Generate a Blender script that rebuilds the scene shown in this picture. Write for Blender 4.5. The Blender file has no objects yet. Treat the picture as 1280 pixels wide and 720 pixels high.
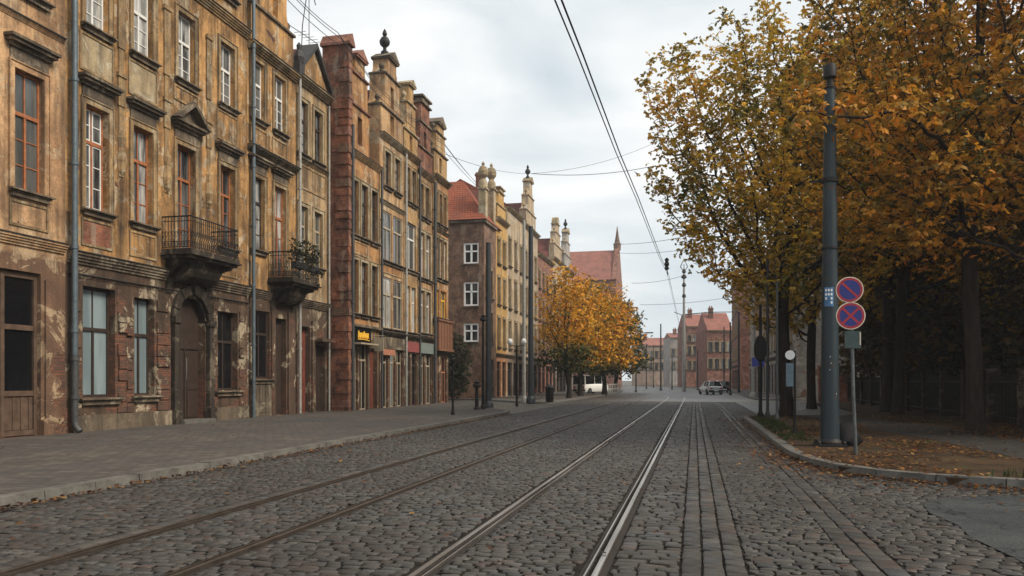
import bpy, math, random
import numpy as np
from mathutils import Vector, Matrix, kdtree
R = math.radians
C = bpy.context.scene.collection
random.seed(7)
rng = np.random.default_rng(7)

# ------------------------------------------------------------------ camera frame
F, TH = 1000.0, math.atan(228/1000.0)
CO, SI = math.cos(TH), math.sin(TH)
CAMH = 1.64
def Yat(px, X):                       # distance along the street of a picture column on the wall plane X
    D = F*X/(CO*(px-868.0)); return (D + X*SI)/CO
def Dof(X, Y): return -X*SI + Y*CO
def Zat(py, X, Y): return CAMH + (475-py)*Dof(X, Y)/F
def P(px, py, X): Y = Yat(px, X); return (X, Y, Zat(py, X, Y))
def PD(px, py, D):
    u = (px-640)/F*D
    return (-SI*D + CO*u, CO*D + SI*u, CAMH + (475-py)*D/F)

# ------------------------------------------------------------------ mesh builder
class MB:
    def __init__(s): s.v = []; s.f = []
    def quad(s, *p):
        n = len(s.v); s.v += [tuple(q) for q in p]; s.f.append(tuple(range(n, n+len(p)))); return s
    def box(s, x0, x1, y0, y1, z0, z1):
        n = len(s.v)
        s.v += [(x0,y0,z0),(x1,y0,z0),(x1,y1,z0),(x0,y1,z0),(x0,y0,z1),(x1,y0,z1),(x1,y1,z1),(x0,y1,z1)]
        for q in ((0,3,2,1),(4,5,6,7),(0,1,5,4),(1,2,6,5),(2,3,7,6),(3,0,4,7)): s.f.append(tuple(n+i for i in q))
        return s
    def wedge(s, x0, x1, y0, y1, z0, z1, tin):   # box with top drawn in (for cornices: wide top -> tin negative)
        n = len(s.v)
        s.v += [(x0,y0,z0),(x1,y0,z0),(x1,y1,z0),(x0,y1,z0),(x0,y0-tin,z1),(x1+tin,y0-tin,z1),(x1+tin,y1+tin,z1),(x0,y1+tin,z1)]
        for q in ((0,3,2,1),(4,5,6,7),(0,1,5,4),(1,2,6,5),(2,3,7,6),(3,0,4,7)): s.f.append(tuple(n+i for i in q))
        return s
    def prism(s, poly, a0, a1, axis='x'):        # poly in the two other axes
        n = len(s.v); k = len(poly)
        def pt(a, p): return (a,p[0],p[1]) if axis == 'x' else ((p[0],a,p[1]) if axis == 'y' else (p[0],p[1],a))
        s.v += [pt(a0,p) for p in poly] + [pt(a1,p) for p in poly]
        s.f.append(tuple(n+i for i in range(k))[::-1]); s.f.append(tuple(n+k+i for i in range(k)))
        for i in range(k):
            j = (i+1) % k; s.f.append((n+i, n+j, n+k+j, n+k+i))
        return s
    def tube(s, pts, rad, n=8, cap=True):
        pts = [Vector(p) for p in pts]
        if not hasattr(rad, '__len__'): rad = [rad]*len(pts)
        base = len(s.v); up = None
        for i, p in enumerate(pts):
            t = (pts[min(i+1, len(pts)-1)] - pts[max(i-1, 0)]).normalized()
            if up is None: up = t.orthogonal().normalized()
            up = (up - t*up.dot(t)).normalized(); w = t.cross(up)
            for k in range(n):
                a = 2*math.pi*k/n
                q = p + (up*math.cos(a) + w*math.sin(a))*rad[i]; s.v.append(tuple(q))
        for i in range(len(pts)-1):
            for k in range(n):
                a = base+i*n+k; b = base+i*n+(k+1) % n; s.f.append((a, b, b+n, a+n))
        if cap:
            s.f.append(tuple(base+k for k in range(n))[::-1]); e = base+(len(pts)-1)*n
            s.f.append(tuple(e+k for k in range(n)))
        return s
    def lathe(s, c, prof, n=12):                 # prof: list of (r, z) bottom to top
        base = len(s.v)
        for r, z in prof:
            for k in range(n):
                a = 2*math.pi*k/n; s.v.append((c[0]+r*math.cos(a), c[1]+r*math.sin(a), c[2]+z))
        for i in range(len(prof)-1):
            for k in range(n):
                a = base+i*n+k; b = base+i*n+(k+1) % n; s.f.append((a, b, b+n, a+n))
        s.f.append(tuple(base+k for k in range(n))[::-1]); e = base+(len(prof)-1)*n
        s.f.append(tuple(e+k for k in range(n)))
        return s
    def disc(s, c, r, t, axis='y', n=32, sx=1, sz=1):
        poly = [(c[0]+r*sx*math.cos(2*math.pi*k/n), c[2]+r*sz*math.sin(2*math.pi*k/n)) for k in range(n)]
        return s.prism(poly, c[1]-t/2, c[1]+t/2, 'y')
    def build(s, name, mat, parent=None, smooth=False, bevel=0):
        me = bpy.data.meshes.new(name); me.from_pydata(s.v, [], s.f)
        me.materials.append(mat)
        if smooth: me.polygons.foreach_set('use_smooth', [True]*len(me.polygons))
        o = bpy.data.objects.new(name, me); C.objects.link(o)
        if parent: o.parent = parent
        import bmesh
        bm = bmesh.new(); bm.from_mesh(me); bmesh.ops.recalc_face_normals(bm, faces=bm.faces); bm.to_mesh(me); bm.free()
        if bevel:
            b = o.modifiers.new('bevel', 'BEVEL'); b.width = bevel; b.segments = 2; b.limit_method = 'ANGLE'
        if smooth:
            e = o.modifiers.new('edge', 'EDGE_SPLIT'); e.split_angle = R(40)
        return o

def tag(o, label=None, cat=None, group=None, kind=None):
    if label: o['label'] = label
    if cat: o['category'] = cat
    if group: o['group'] = group
    if kind: o['kind'] = kind
    return o
def thing(name, label, cat, loc=(0,0,0), rot=0, group=None):
    o = bpy.data.objects.new(name, None); C.objects.link(o)
    o.location = loc; o.rotation_euler = (0,0,rot); o.empty_display_size = .3
    return tag(o, label, cat, group)
def npmesh(name, V, faces_n, mat, parent=None, col=None, smooth=False):
    """V (N,3); faces_n (M,k) array"""
    me = bpy.data.meshes.new(name); k = faces_n.shape[1]
    me.vertices.add(len(V)); me.vertices.foreach_set('co', V.astype(np.float32).ravel())
    me.loops.add(faces_n.size); me.loops.foreach_set('vertex_index', faces_n.astype(np.int32).ravel())
    me.polygons.add(len(faces_n)); me.polygons.foreach_set('loop_start', np.arange(0, faces_n.size, k, dtype=np.int32))
    if smooth: me.polygons.foreach_set('use_smooth', np.ones(len(faces_n), bool))
    me.update(calc_edges=True)
    if col is not None:
        a = me.color_attributes.new('Col', 'FLOAT_COLOR', 'POINT')
        a.data.foreach_set('color', np.concatenate([col, np.ones((len(col),1))], 1).astype(np.float32).ravel())
    me.materials.append(mat)
    o = bpy.data.objects.new(name, me); C.objects.link(o)
    if parent: o.parent = parent
    return o

# ------------------------------------------------------------------ materials
class Mat:
    def __init__(s, name, rough=.8, spec=.3):
        s.m = bpy.data.materials.new(name); s.m.use_nodes = True; s.nt = s.m.node_tree
        s.b = s.nt.nodes['Principled BSDF']; s.b.inputs['Roughness'].default_value = rough
        s.b.inputs['Specular IOR Level'].default_value = spec
        s.geo = s.nt.nodes.new('ShaderNodeNewGeometry'); s._uv = None
    def n(s, t, **kw):
        nd = s.nt.nodes.new(t)
        for k, v in kw.items(): setattr(nd, k, v)
        return nd
    def put(s, sock, v):
        if isinstance(v, bpy.types.NodeSocket): s.nt.links.new(v, sock)
        elif isinstance(v, (tuple, list)) and len(v) == 3 and sock.type == 'RGBA': sock.default_value = (*v, 1)
        else: sock.default_value = v
    def math(s, op, a, b=0.0, clamp=False):
        nd = s.n('ShaderNodeMath', operation=op, use_clamp=clamp); s.put(nd.inputs[0], a); s.put(nd.inputs[1], b); return nd.outputs[0]
    @property
    def pos(s): return s.geo.outputs['Position']
    def obj(s):
        return s.n('ShaderNodeTexCoord').outputs['Object']
    def uvz(s, src=None):                      # (x+y, z): works on every axis aligned wall
        sp = s.n('ShaderNodeSeparateXYZ'); s.put(sp.inputs[0], src or s.obj())
        c = s.n('ShaderNodeCombineXYZ'); s.put(c.inputs[0], s.math('ADD', sp.outputs[0], sp.outputs[1])); s.put(c.inputs[1], sp.outputs[2])
        s.z = sp.outputs[2]; return c.outputs[0]
    def scale(s, vec, sc):
        mp = s.n('ShaderNodeMapping'); s.put(mp.inputs[0], vec); mp.inputs['Scale'].default_value = sc; return mp.outputs[0]
    def noise(s, vec, sc, det=5, rough=.55, dist=0):
        nd = s.n('ShaderNodeTexNoise'); s.put(nd.inputs['Vector'], vec); nd.inputs['Scale'].default_value = sc
        nd.inputs['Detail'].default_value = det; nd.inputs['Roughness'].default_value = rough; nd.inputs['Distortion'].default_value = dist
        return nd.outputs['Fac']
    def ramp(s, fac, stops):
        nd = s.n('ShaderNodeValToRGB'); s.put(nd.inputs[0], fac); e = nd.color_ramp.elements
        while len(e) < len(stops): e.new(.5)
        for el, (p, c) in zip(e, stops):
            el.position = p; el.color = (c, c, c, 1) if not isinstance(c, (tuple, list)) else (*c, 1)
        return nd.outputs[0]
    def mix(s, fac, a, b, blend='MIX'):
        nd = s.n('ShaderNodeMix', data_type='RGBA', blend_type=blend)
        s.put(nd.inputs[0], fac); s.put(nd.inputs[6], a); s.put(nd.inputs[7], b); return nd.outputs[2]
    def bump(s, h, st=.5, dist=.02):
        nd = s.n('ShaderNodeBump'); nd.inputs['Strength'].default_value = st; nd.inputs['Distance'].default_value = dist
        s.put(nd.inputs['Height'], h); s.put(s.b.inputs['Normal'], nd.outputs[0])
    def brick(s, vec, c1, c2, mortar, w=.25, h=.075, ms=.012, bias=0):
        nd = s.n('ShaderNodeTexBrick'); s.put(nd.inputs['Vector'], vec); nd.inputs['Scale'].default_value = 1
        nd.inputs['Brick Width'].default_value = w; nd.inputs['Row Height'].default_value = h; nd.inputs['Mortar Size'].default_value = ms
        nd.inputs['Bias'].default_value = bias; nd.inputs['Mortar Smooth'].default_value = .3
        s.put(nd.inputs['Color1'], c1); s.put(nd.inputs['Color2'], c2); s.put(nd.inputs['Mortar'], mortar); return nd
    def col(s, c): s.put(s.b.inputs['Base Color'], c); return s.m

def plain(name, c, rough=.6, metal=0, var=.25, spec=.4, sc=6):
    m = Mat(name, rough, spec); m.b.inputs['Metallic'].default_value = metal
    f = m.noise(m.pos, sc, 6, .65)
    m.bump(m.noise(m.pos, sc*8, 3), .15, .004)
    return m.col(m.mix(m.ramp(f, [(.3,0),(.7,1)]), tuple(x*(1-var) for x in c), tuple(min(1, x*(1+var)) for x in c)))

def plaster(name, c1, c2, stain, pale, brick_z=3.5, brick_amt=.0, ground=None, stain_amt=.8, seed=0, gz=5.2, sills=None):
    m = Mat(name, .92, .15)
    uv = m.uvz(); z = m.z
    off = m.n('ShaderNodeVectorMath', operation='ADD'); m.put(off.inputs[0], m.pos); off.inputs[1].default_value = (seed*13.1, seed*7.7, seed*3.3)
    p = off.outputs[0]
    c = m.mix(m.ramp(m.noise(p, .55, 8, .62), [(.36,0),(.64,1)]), c1, c2)
    g3 = m.ramp(m.noise(m.scale(p, (1,1,.55)), .75, 10, .68, .5), [(.47,0),(.56,1)])
    c = m.mix(m.math('MULTIPLY', g3, .75*stain_amt), c, tuple(.45*a+.55*b for a, b in zip(c2, stain)))
    if ground:
        gmask = m.ramp(m.math('MULTIPLY', m.math('SUBTRACT', gz+.0, z), 4, True), [(0,0),(1,1)])
        gc = m.mix(m.ramp(m.noise(p, .9, 8, .65), [(.36,0),(.64,1)]), ground[0], ground[1])
        c = m.mix(gmask, c, gc)
    # peeled patches
    pe = m.ramp(m.noise(p, 1.0, 12, .7, .8), [(.545,0),(.558,1)])
    c = m.mix(m.math('MULTIPLY', pe, .7), c, pale)
    # rain streaks
    sv = m.scale(p, (2.2, 2.2, .16))
    st = m.ramp(m.noise(sv, 1.0, 9, .66), [(.44,0),(.62,1)])
    so = m.ramp(m.noise(p, .45, 6, .6), [(.35,.25),(.62,1)])
    c = m.mix(m.math('MULTIPLY', m.math('MULTIPLY', st, so), stain_amt), c, stain)
    bl = m.ramp(m.noise(p, 2.0, 12, .74, .5), [(.49,0),(.66,1)])
    c = m.mix(m.math('MULTIPLY', bl, .70*stain_amt), c, stain)
    ve = m.ramp(m.noise(p, 4.5, 8, .7, 1.5), [(.47,0),(.5,1),(.53,0)])
    c = m.mix(m.math('MULTIPLY', ve, .5*stain_amt), c, stain)
    sills = sills or ((6.5,1.5),(12.0,1.7),(5.0,1.6),(15.25,1.5)) if gz > 5 else ((4.35,1.2),(8.15,1.4),(12.2,1.5),(14.7,1.0))
    run = m.ramp(m.noise(m.scale(p, (5.5,5.5,.13)), 1.0, 9, .68), [(.47,0),(.60,1)])      # rain runs below sills and ledges
    for zs, ln in sills:
        t = m.math('DIVIDE', m.math('SUBTRACT', zs, z), ln)
        band = m.ramp(t, [(0,0),(.03,1),(.35,.6),(1,0)])
        c = m.mix(m.math('MULTIPLY', m.math('MULTIPLY', band, run), .8*stain_amt), c, stain)
    h = m.noise(p, 9, 8, .7)
    if brick_amt > 0:
        g = m.math('MULTIPLY', m.math('SUBTRACT', brick_z, z), .10)
        g = m.math('MAXIMUM', m.math('MINIMUM', g, .05), -.09)
        mask = m.ramp(m.math('ADD', m.noise(p, .75, 9, .62, .3), g), [(.60-brick_amt,0),(.612-brick_amt,1)])
        wob = m.n('ShaderNodeVectorMath', operation='ADD'); m.put(wob.inputs[0], uv)
        br = m.brick(uv, (.21,.082,.045), (.10,.048,.034), (.085,.068,.054), .26, .08, .012)
        bc = m.mix(m.math('MULTIPLY', m.ramp(m.noise(p, 2.2, 8, .7), [(.42,0),(.65,1)]), .75), br.outputs['Color'], (.06,.045,.038))
        c = m.mix(mask, c, bc)
        h = m.math('SUBTRACT', h, m.math('MULTIPLY', mask, m.math('ADD', .9, m.math('MULTIPLY', br.outputs['Fac'], 1.0))))
    h = m.math('SUBTRACT', h, m.math('MULTIPLY', pe, .25))
    m.bump(h, .55, .02)
    c = m.mix(1.0, c, m.ramp(m.noise(p, 22, 4, .7), [(.25,.78),(.75,1.15)]), 'MULTIPLY')
    return m.col(c)

def brickmat(name, a, b, mortar, soot=.6, w=.26, h=.08):
    m = Mat(name, .9, .2); uv = m.uvz()
    br = m.brick(uv, a, b, mortar, w, h, .012)
    bc = m.mix(m.ramp(m.noise(m.pos, 1.6, 10, .72, .5), [(.42,0),(.58,1)]), br.outputs['Color'], tuple(x*.42 for x in a))
    bc = m.mix(m.math('MULTIPLY', m.ramp(m.noise(m.pos, 3.1, 8, .7), [(.55,0),(.62,1)]), .6), bc, (.34,.16,.09))
    c = m.mix(m.math('MULTIPLY', m.ramp(m.noise(m.pos, .8, 9, .68), [(.42,0),(.62,1)]), soot), bc, (.055,.042,.036))
    c = m.mix(m.math('MULTIPLY', m.ramp(m.noise(m.scale(m.pos, (1.5,1.5,.4)), 1.7, 8, .7), [(.56,0),(.62,1)]), .5), c, (.30,.24,.18))
    m.bump(m.math('ADD', m.math('MULTIPLY', br.outputs['Fac'], -1), m.noise(m.pos, 12, 5)), .6, .015)
    return m.col(c)

def roofmat(name, a, b):
    m = Mat(name, .8, .25); uv = m.uvz()
    br = m.brick(uv, a, b, tuple(x*.25 for x in a), .24, .22, .018)
    c = m.mix(m.math('MULTIPLY', m.ramp(m.noise(m.pos, .7, 8, .65), [(.4,0),(.68,1)]), .6), br.outputs['Color'], (.10,.05,.04))
    m.bump(m.math('MULTIPLY', br.outputs['Fac'], -1), .7, .03)
    return m.col(c)

def glassmat(name, c, c2=None, sc=.8, rough=.06):
    m = Mat(name, rough, .6); m.b.inputs['IOR'].default_value = 1.5
    m.bump(m.noise(m.pos, 1.2, 2), .12, .05)
    if c2: return m.col(m.mix(m.ramp(m.noise(m.scale(m.pos, (1,3.5,.45)), sc, 4, .6), [(.42,0),(.62,1)]), c, c2))
    return m.col(c)

def leafmat(name, transl=.33):
    m = Mat(name, .55, .25)
    a = m.n('ShaderNodeVertexColor', layer_name='Col').outputs['Color']
    m.put(m.b.inputs['Base Color'], a)
    t = m.n('ShaderNodeBsdfTranslucent'); m.put(t.inputs[0], a)
    mx = m.n('ShaderNodeMixShader'); mx.inputs[0].default_value = transl
    m.nt.links.new(m.b.outputs[0], mx.inputs[1]); m.nt.links.new(t.outputs[0], mx.inputs[2])
    m.nt.links.new(mx.outputs[0], m.nt.nodes['Material Output'].inputs[0]); return m.m

def barkmat(name, a, b):
    m = Mat(name, .95, .1); f = m.noise(m.scale(m.pos, (9,9,1.6)), 1, 8, .7)
    m.bump(f, .8, .03); return m.col(m.mix(m.ramp(f, [(.35,0),(.65,1)]), a, b))

M = {}
M['plA'] = plaster('ochre_rose_plaster', (.58,.36,.19), (.44,.25,.13), (.085,.055,.036), (.50,.37,.23), 2.5, .03, ((.20,.115,.07),(.11,.065,.045)), .9, 1)
M['plB'] = plaster('peeling_ochre_plaster', (.60,.34,.135), (.42,.225,.085), (.042,.030,.022), (.52,.43,.30), 3.6, .035, ((.15,.095,.062),(.07,.045,.032)), 1.0, 2)
M['plC'] = plaster('golden_plaster', (.60,.34,.13), (.44,.24,.095), (.065,.045,.03), (.58,.47,.32), 3.6, .03, ((.12,.075,.052),(.06,.04,.03)), .95, 3)
M['plD'] = plaster('sandy_plaster', (.56,.38,.20), (.42,.27,.14), (.07,.05,.033), (.46,.38,.26), 4.0, .04, ((.11,.075,.055),(.06,.043,.033)), .9, 4)
M['plE'] = plaster('amber_plaster', (.52,.29,.12), (.44,.21,.085), (.09,.055,.035), (.54,.41,.26), 3, .02, ((.14,.09,.06),(.08,.055,.04)), .8, 5, 4.2)
M['plF'] = plaster('cream_plaster', (.60,.39,.20), (.48,.28,.13), (.12,.075,.05), (.54,.46,.32), 3, .01, ((.16,.115,.08),(.10,.07,.05)), .85, 6, 4.2)
M['plG'] = plaster('yellow_plaster', (.54,.34,.15), (.45,.26,.11), (.10,.065,.04), (.54,.43,.29), 3, .01, ((.14,.10,.07),(.09,.065,.045)), .8, 7, 4.2)
M['plH'] = plaster('tawny_plaster', (.50,.30,.14), (.42,.24,.11), (.095,.06,.04), (.50,.40,.27), 3, .01, ((.13,.09,.065),(.085,.06,.045)), .85, 8, 4.2)
M['plY'] = plaster('bright_yellow_plaster', (.55,.33,.10), (.48,.28,.09), (.14,.09,.05), (.55,.42,.22), 3, .0, ((.42,.20,.10),(.32,.15,.08)), .6, 9, 4.2)
M['plW'] = plaster('pale_grey_plaster', (.52,.40,.25), (.42,.31,.19), (.13,.11,.09), (.52,.48,.42), 3, .0, ((.28,.20,.14),(.20,.15,.11)), .7, 10, 4.2)
M['plP'] = plaster('dusty_pink_plaster', (.50,.36,.28), (.42,.29,.22), (.17,.13,.10), (.55,.46,.38), 3, .0, None, .6, 11)
M['plX'] = plaster('grey_render', (.40,.36,.32), (.32,.29,.26), (.14,.12,.11), (.48,.45,.41), 3, .0, None, .6, 12)
M['brk'] = brickmat('red_brick', (.36,.125,.065), (.22,.075,.045), (.16,.12,.09), .75)
M['brkd'] = brickmat('brown_brick', (.28,.155,.095), (.19,.105,.07), (.14,.12,.10), .5)
M['brkf'] = brickmat('faded_brick', (.34,.14,.095), (.26,.11,.08), (.24,.18,.15), .3)
M['soot'] = plaster('soot_black_stone', (.075,.058,.043), (.045,.036,.028), (.018,.015,.012), (.20,.16,.115), 3, 0, None, .9, 17)
M['stone'] = plaster('sooty_stone', (.20,.15,.10), (.13,.10,.07), (.04,.033,.027), (.34,.28,.20), 3, 0, None, .9, 13)
M['trim'] = plaster('ochre_trim', (.46,.30,.15), (.33,.22,.11), (.06,.045,.032), (.44,.36,.24), 3, 0, None, .9, 14)
M['trimc'] = plaster('cream_trim', (.45,.36,.22), (.36,.27,.16), (.10,.075,.05), (.50,.44,.33), 3, 0, None, .75, 15)
M['lead'] = plain('dark_sheet_metal', (.045,.042,.04), .6, .3, .3)
M['roof'] = roofmat('red_clay_tiles', (.34,.095,.045), (.27,.07,.035))
M['roofd'] = roofmat('dark_red_clay_tiles', (.17,.045,.03), (.13,.038,.028))
M['roofp'] = roofmat('faded_clay_tiles', (.36,.15,.11), (.30,.12,.09))
M['wbrown'] = plain('orange_brown_window_paint', (.30,.105,.038), .55, 0, .35)
M['wdark'] = plain('dark_brown_paint', (.035,.022,.016), .55, 0, .35)
M['wwhite'] = plain('white_window_paint', (.62,.60,.56), .5, 0, .12)
M['wcream'] = plain('cream_window_paint', (.34,.28,.20), .55, 0, .15)
M['wood'] = plain('weathered_wood', (.085,.052,.034), .75, 0, .45, .3, 3)
M['woodr'] = plain('red_brown_wood', (.13,.035,.022), .7, 0, .35, .3, 3)
M['glass'] = glassmat('dark_window_glass', (.018,.020,.022), (.15,.15,.145))  # pale patches in the colour stand in for reflected sky
M['glassb'] = glassmat('curtain_and_sky_glass', (.05,.055,.058), (.42,.41,.38), .9)  # pale tone is curtain plus sky reflection painted into the colour
M['glassc'] = glassmat('net_curtain_glass', (.20,.20,.19), (.48,.47,.44), 1.6)
M['glassd'] = glassmat('dusty_window_glass', (.05,.052,.05), (.12,.118,.11), .5, .12)
M['glassm'] = glassmat('milky_shop_glass', (.14,.18,.19), (.22,.27,.28), .5, .18)
M['glassk'] = glassmat('black_shop_glass', (.006,.006,.007))
M['void'] = plain('dark_interior', (.008,.007,.006), .95, 0, .1, .05)
M['zinc'] = plain('blue_grey_zinc', (.10,.125,.14), .5, .4, .25)
M['pipew'] = plain('pale_cast_iron', (.40,.39,.36), .65, .1, .3)
M['piped'] = plain('dark_pipe', (.06,.06,.06), .6, .3, .3)
M['pipeg'] = plain('grey_pipe', (.30,.29,.26), .6, .2, .3)
M['iron'] = plain('black_wrought_iron', (.018,.016,.015), .6, .4, .3)
M['pole'] = plain('dark_blue_green_pole_paint', (.014,.025,.031), .45, .1, .35, .4, 4)
def chipped():
    m = Mat('chipped_pole_paint', .5, .4); f = m.noise(m.scale(m.pos, (3,3,.7)), 1.6, 9, .7)
    c = m.mix(m.ramp(f, [(.35,0),(.65,1)]), (.010,.019,.024), (.022,.036,.043))
    c = m.mix(m.ramp(m.noise(m.pos, 5.5, 9, .72), [(.60,0),(.625,1)]), c, (.055,.032,.02))
    c = m.mix(m.ramp(m.noise(m.pos, 9, 6, .6), [(.68,0),(.69,.7)]), c, (.16,.17,.17))
    m.bump(f, .3, .006); return m.col(c)
M['pole'] = chipped()
M['poledk'] = plain('dark_grey_pole_paint', (.03,.034,.037), .5, .2, .3)
M['galv'] = plain('galvanised_steel', (.10,.11,.11), .5, .5, .3)
M['wire'] = plain('black_wire', (.02,.02,.022), .6, .2, .1)
M['railm'] = Mat('polished_rail_steel', .28, .5); M['railm'].b.inputs['Metallic'].default_value = .9
M['railm'] = (lambda m: (m.put(m.b.inputs['Roughness'], m.ramp(m.noise(m.scale(m.pos, (30,.6,1)), 1, 5), [(.3,.20),(.7,.42)])), m.col(m.mix(m.ramp(m.noise(m.scale(m.pos, (20,.4,1)), 1, 6), [(.35,0),(.7,1)]), (.50,.47,.43), (.20,.175,.15))))[1])(M['railm'])
M['raild'] = plain('dull_rail_steel', (.13,.105,.085), .42, .8, .35, .5, 5)
M['railr'] = plain('rusty_rail_side', (.022,.016,.012), .8, .2, .4)
M['leaf'] = leafmat('autumn_leaf')
M['bark'] = barkmat('dark_bark', (.018,.014,.011), (.045,.035,.027))
M['white'] = plain('white_paint', (.78,.78,.76), .45, 0, .06)
M['silver'] = plain('silver_car_paint', (.62,.64,.66), .3, .3, .05)
M['rubber'] = plain('black_rubber', (.015,.015,.015), .8, 0, .2)
M['red'] = plain('traffic_red', (.33,.02,.03), .4, 0, .15)
M['panelblue'] = plain('pale_blue_panel', (.12,.17,.21), .5, 0, .25)
M['blue'] = plain('traffic_blue', (.018,.026,.17), .4, 0, .15)
M['rim'] = plain('pale_sign_rim', (.70,.58,.46), .5, 0, .15)
M['plate'] = plain('grey_green_plate', (.05,.075,.07), .5, .2, .25)
M['yellow'] = plain('yellow_letter_paint', (.75,.42,.03), .5, 0, .15)
M['orange'] = plain('salmon_fascia', (.36,.15,.085), .6, 0, .2)
M['mint'] = plain('pale_mint_fascia', (.15,.18,.16), .6, 0, .2)
M['redsign'] = plain('faded_red_fascia', (.22,.055,.05), .6, 0, .25)
M['brownp'] = plain('brown_panel', (.17,.075,.04), .6, 0, .2)
M['lampred'] = plain('red_glass', (.4,.02,.02), .3)
M['globe'] = plain('white_lamp_globe', (.75,.75,.72), .3, 0, .05)
M['bag'] = plain('black_plastic', (.007,.007,.008), .7, 0, .2, .15)

# ground materials
def stone_mat():
    m = Mat('cobble_stone', .5, .32)
    a = m.n('ShaderNodeVertexColor', layer_name='Col').outputs['Color']
    f = m.noise(m.pos, 35, 6, .7); g = m.noise(m.pos, .5, 5, .6)
    c = m.mix(1.0, a, m.ramp(f, [(.25,.65),(.75,1.3)]), 'MULTIPLY')
    c = m.mix(m.ramp(g, [(.4,0),(.62,.6)]), c, (.036,.029,.024))
    m.put(m.b.inputs['Roughness'], m.ramp(m.noise(m.pos, 4, 6, .6), [(.3,.38),(.7,.66)]))
    m.bump(f, .6, .012); return m.col(c)
M['stones'] = stone_mat()
def joint_mat():
    m = Mat('joint_earth', .95, .1); f = m.noise(m.pos, 6, 8, .7)
    return m.col(m.mix(m.ramp(f, [(.35,0),(.7,1)]), (.010,.009,.008), (.026,.021,.017)))
M['joint'] = joint_mat()
def cobble_sheet():
    m = Mat('far_cobbles', .45, .5)
    v = m.n('ShaderNodeTexVoronoi', feature='DISTANCE_TO_EDGE'); m.put(v.inputs['Vector'], m.scale(m.pos, (1,1.25,1))); v.inputs['Scale'].default_value = 6
    v2 = m.n('ShaderNodeTexVoronoi'); m.put(v2.inputs['Vector'], m.scale(m.pos, (1,1.25,1))); v2.inputs['Scale'].default_value = 6
    sp = m.n('ShaderNodeSeparateColor'); m.put(sp.inputs[0], v2.outputs['Color'])
    c = m.mix(sp.outputs[0], (.040,.037,.032), (.078,.072,.063))
    c = m.mix(m.ramp(v.outputs[0], [(.0,1),(.08,0)]), c, (.03,.027,.023))
    c = m.mix(m.ramp(m.noise(m.pos, .35, 6), [(.4,0),(.65,.5)]), c, (.05,.046,.042))
    m.bump(m.ramp(v.outputs[0], [(0,0),(.18,1)]), .6, .02); return m.col(c)
M['cobsheet'] = cobble_sheet()
def asphalt():
    m = Mat('old_asphalt', .85, .2); f = m.noise(m.pos, 60, 5, .7); g = m.noise(m.pos, .8, 8, .6)
    c = m.mix(m.ramp(g, [(.35,0),(.65,1)]), (.015,.019,.020), (.042,.046,.044))
    c = m.mix(m.ramp(f, [(.5,0),(.70,.7)]), c, (.13,.13,.125))
    cr = m.n('ShaderNodeTexVoronoi', feature='DISTANCE_TO_EDGE'); cr.inputs['Scale'].default_value = .55
    dv = m.n('ShaderNodeVectorMath', operation='ADD'); m.put(dv.inputs[0], m.pos)
    nn = m.n('ShaderNodeTexNoise'); m.put(nn.inputs['Vector'], m.pos); nn.inputs['Scale'].default_value = 1.5; nn.inputs['Detail'].default_value = 6
    m.put(dv.inputs[1], nn.outputs['Color']); m.put(cr.inputs['Vector'], dv.outputs[0])
    c = m.mix(m.ramp(cr.outputs[0], [(.0,1),(.014,0)]), c, (.008,.008,.008)); m.bump(f, .4, .008)
    return m.col(c)
M['asphalt'] = asphalt()
def pave():
    m = Mat('small_pavers', .75, .35)
    mp = m.n('ShaderNodeMapping'); m.put(mp.inputs[0], m.pos); mp.inputs['Rotation'].default_value = (0,0,R(7))
    wob = m.n('ShaderNodeVectorMath', operation='ADD'); m.put(wob.inputs[0], mp.outputs[0])
    br = m.brick(mp.outputs[0], (.11,.092,.075), (.064,.054,.045), (.022,.019,.016), .30, .20, .012)
    c = m.mix(m.ramp(m.noise(m.pos, .3, 8, .62), [(.40,0),(.60,.8)]), br.outputs['Color'], (.05,.047,.044))
    c = m.mix(m.ramp(m.noise(m.pos, 2.5, 8, .7), [(.55,0),(.68,.55)]), c, (.15,.132,.11))
    c = m.mix(m.ramp(m.noise(m.pos, 1.1, 10, .75, 1.0), [(.60,0),(.64,.7)]), c, (.03,.028,.026))
    m.bump(m.math('ADD', m.math('MULTIPLY', br.outputs['Fac'], -1), m.math('MULTIPLY', m.noise(m.pos, 3.2, 8, .7), 2.2)), .7, .022); return m.col(c)
M['pave'] = pave()
def kerbm():
    m = Mat('granite_kerb', .7, .4); f = m.noise(m.pos, 3, 9, .7)
    m.bump(m.noise(m.pos, 18, 6, .7), .5, .015); return m.col(m.mix(m.ramp(f, [(.35,0),(.65,1)]), (.06,.055,.048), (.14,.13,.112)))
M['kerb'] = kerbm()
def earth():
    m = Mat('leafy_earth', .95, .1); f = m.noise(m.pos, 1.1, 9, .68)
    c = m.mix(m.ramp(f, [(.38,0),(.62,1)]), (.030,.021,.014), (.07,.042,.022))
    c = m.mix(m.ramp(m.noise(m.pos, .6, 7, .6), [(.56,0),(.66,.7)]), c, (.04,.05,.018))
    m.bump(m.noise(m.pos, 14, 8, .7), .8, .03); return m.col(c)
M['earth'] = earth()
M['ground'] = plain('far_ground', (.10,.095,.085), .9, 0, .3, .2, .1)

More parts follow.
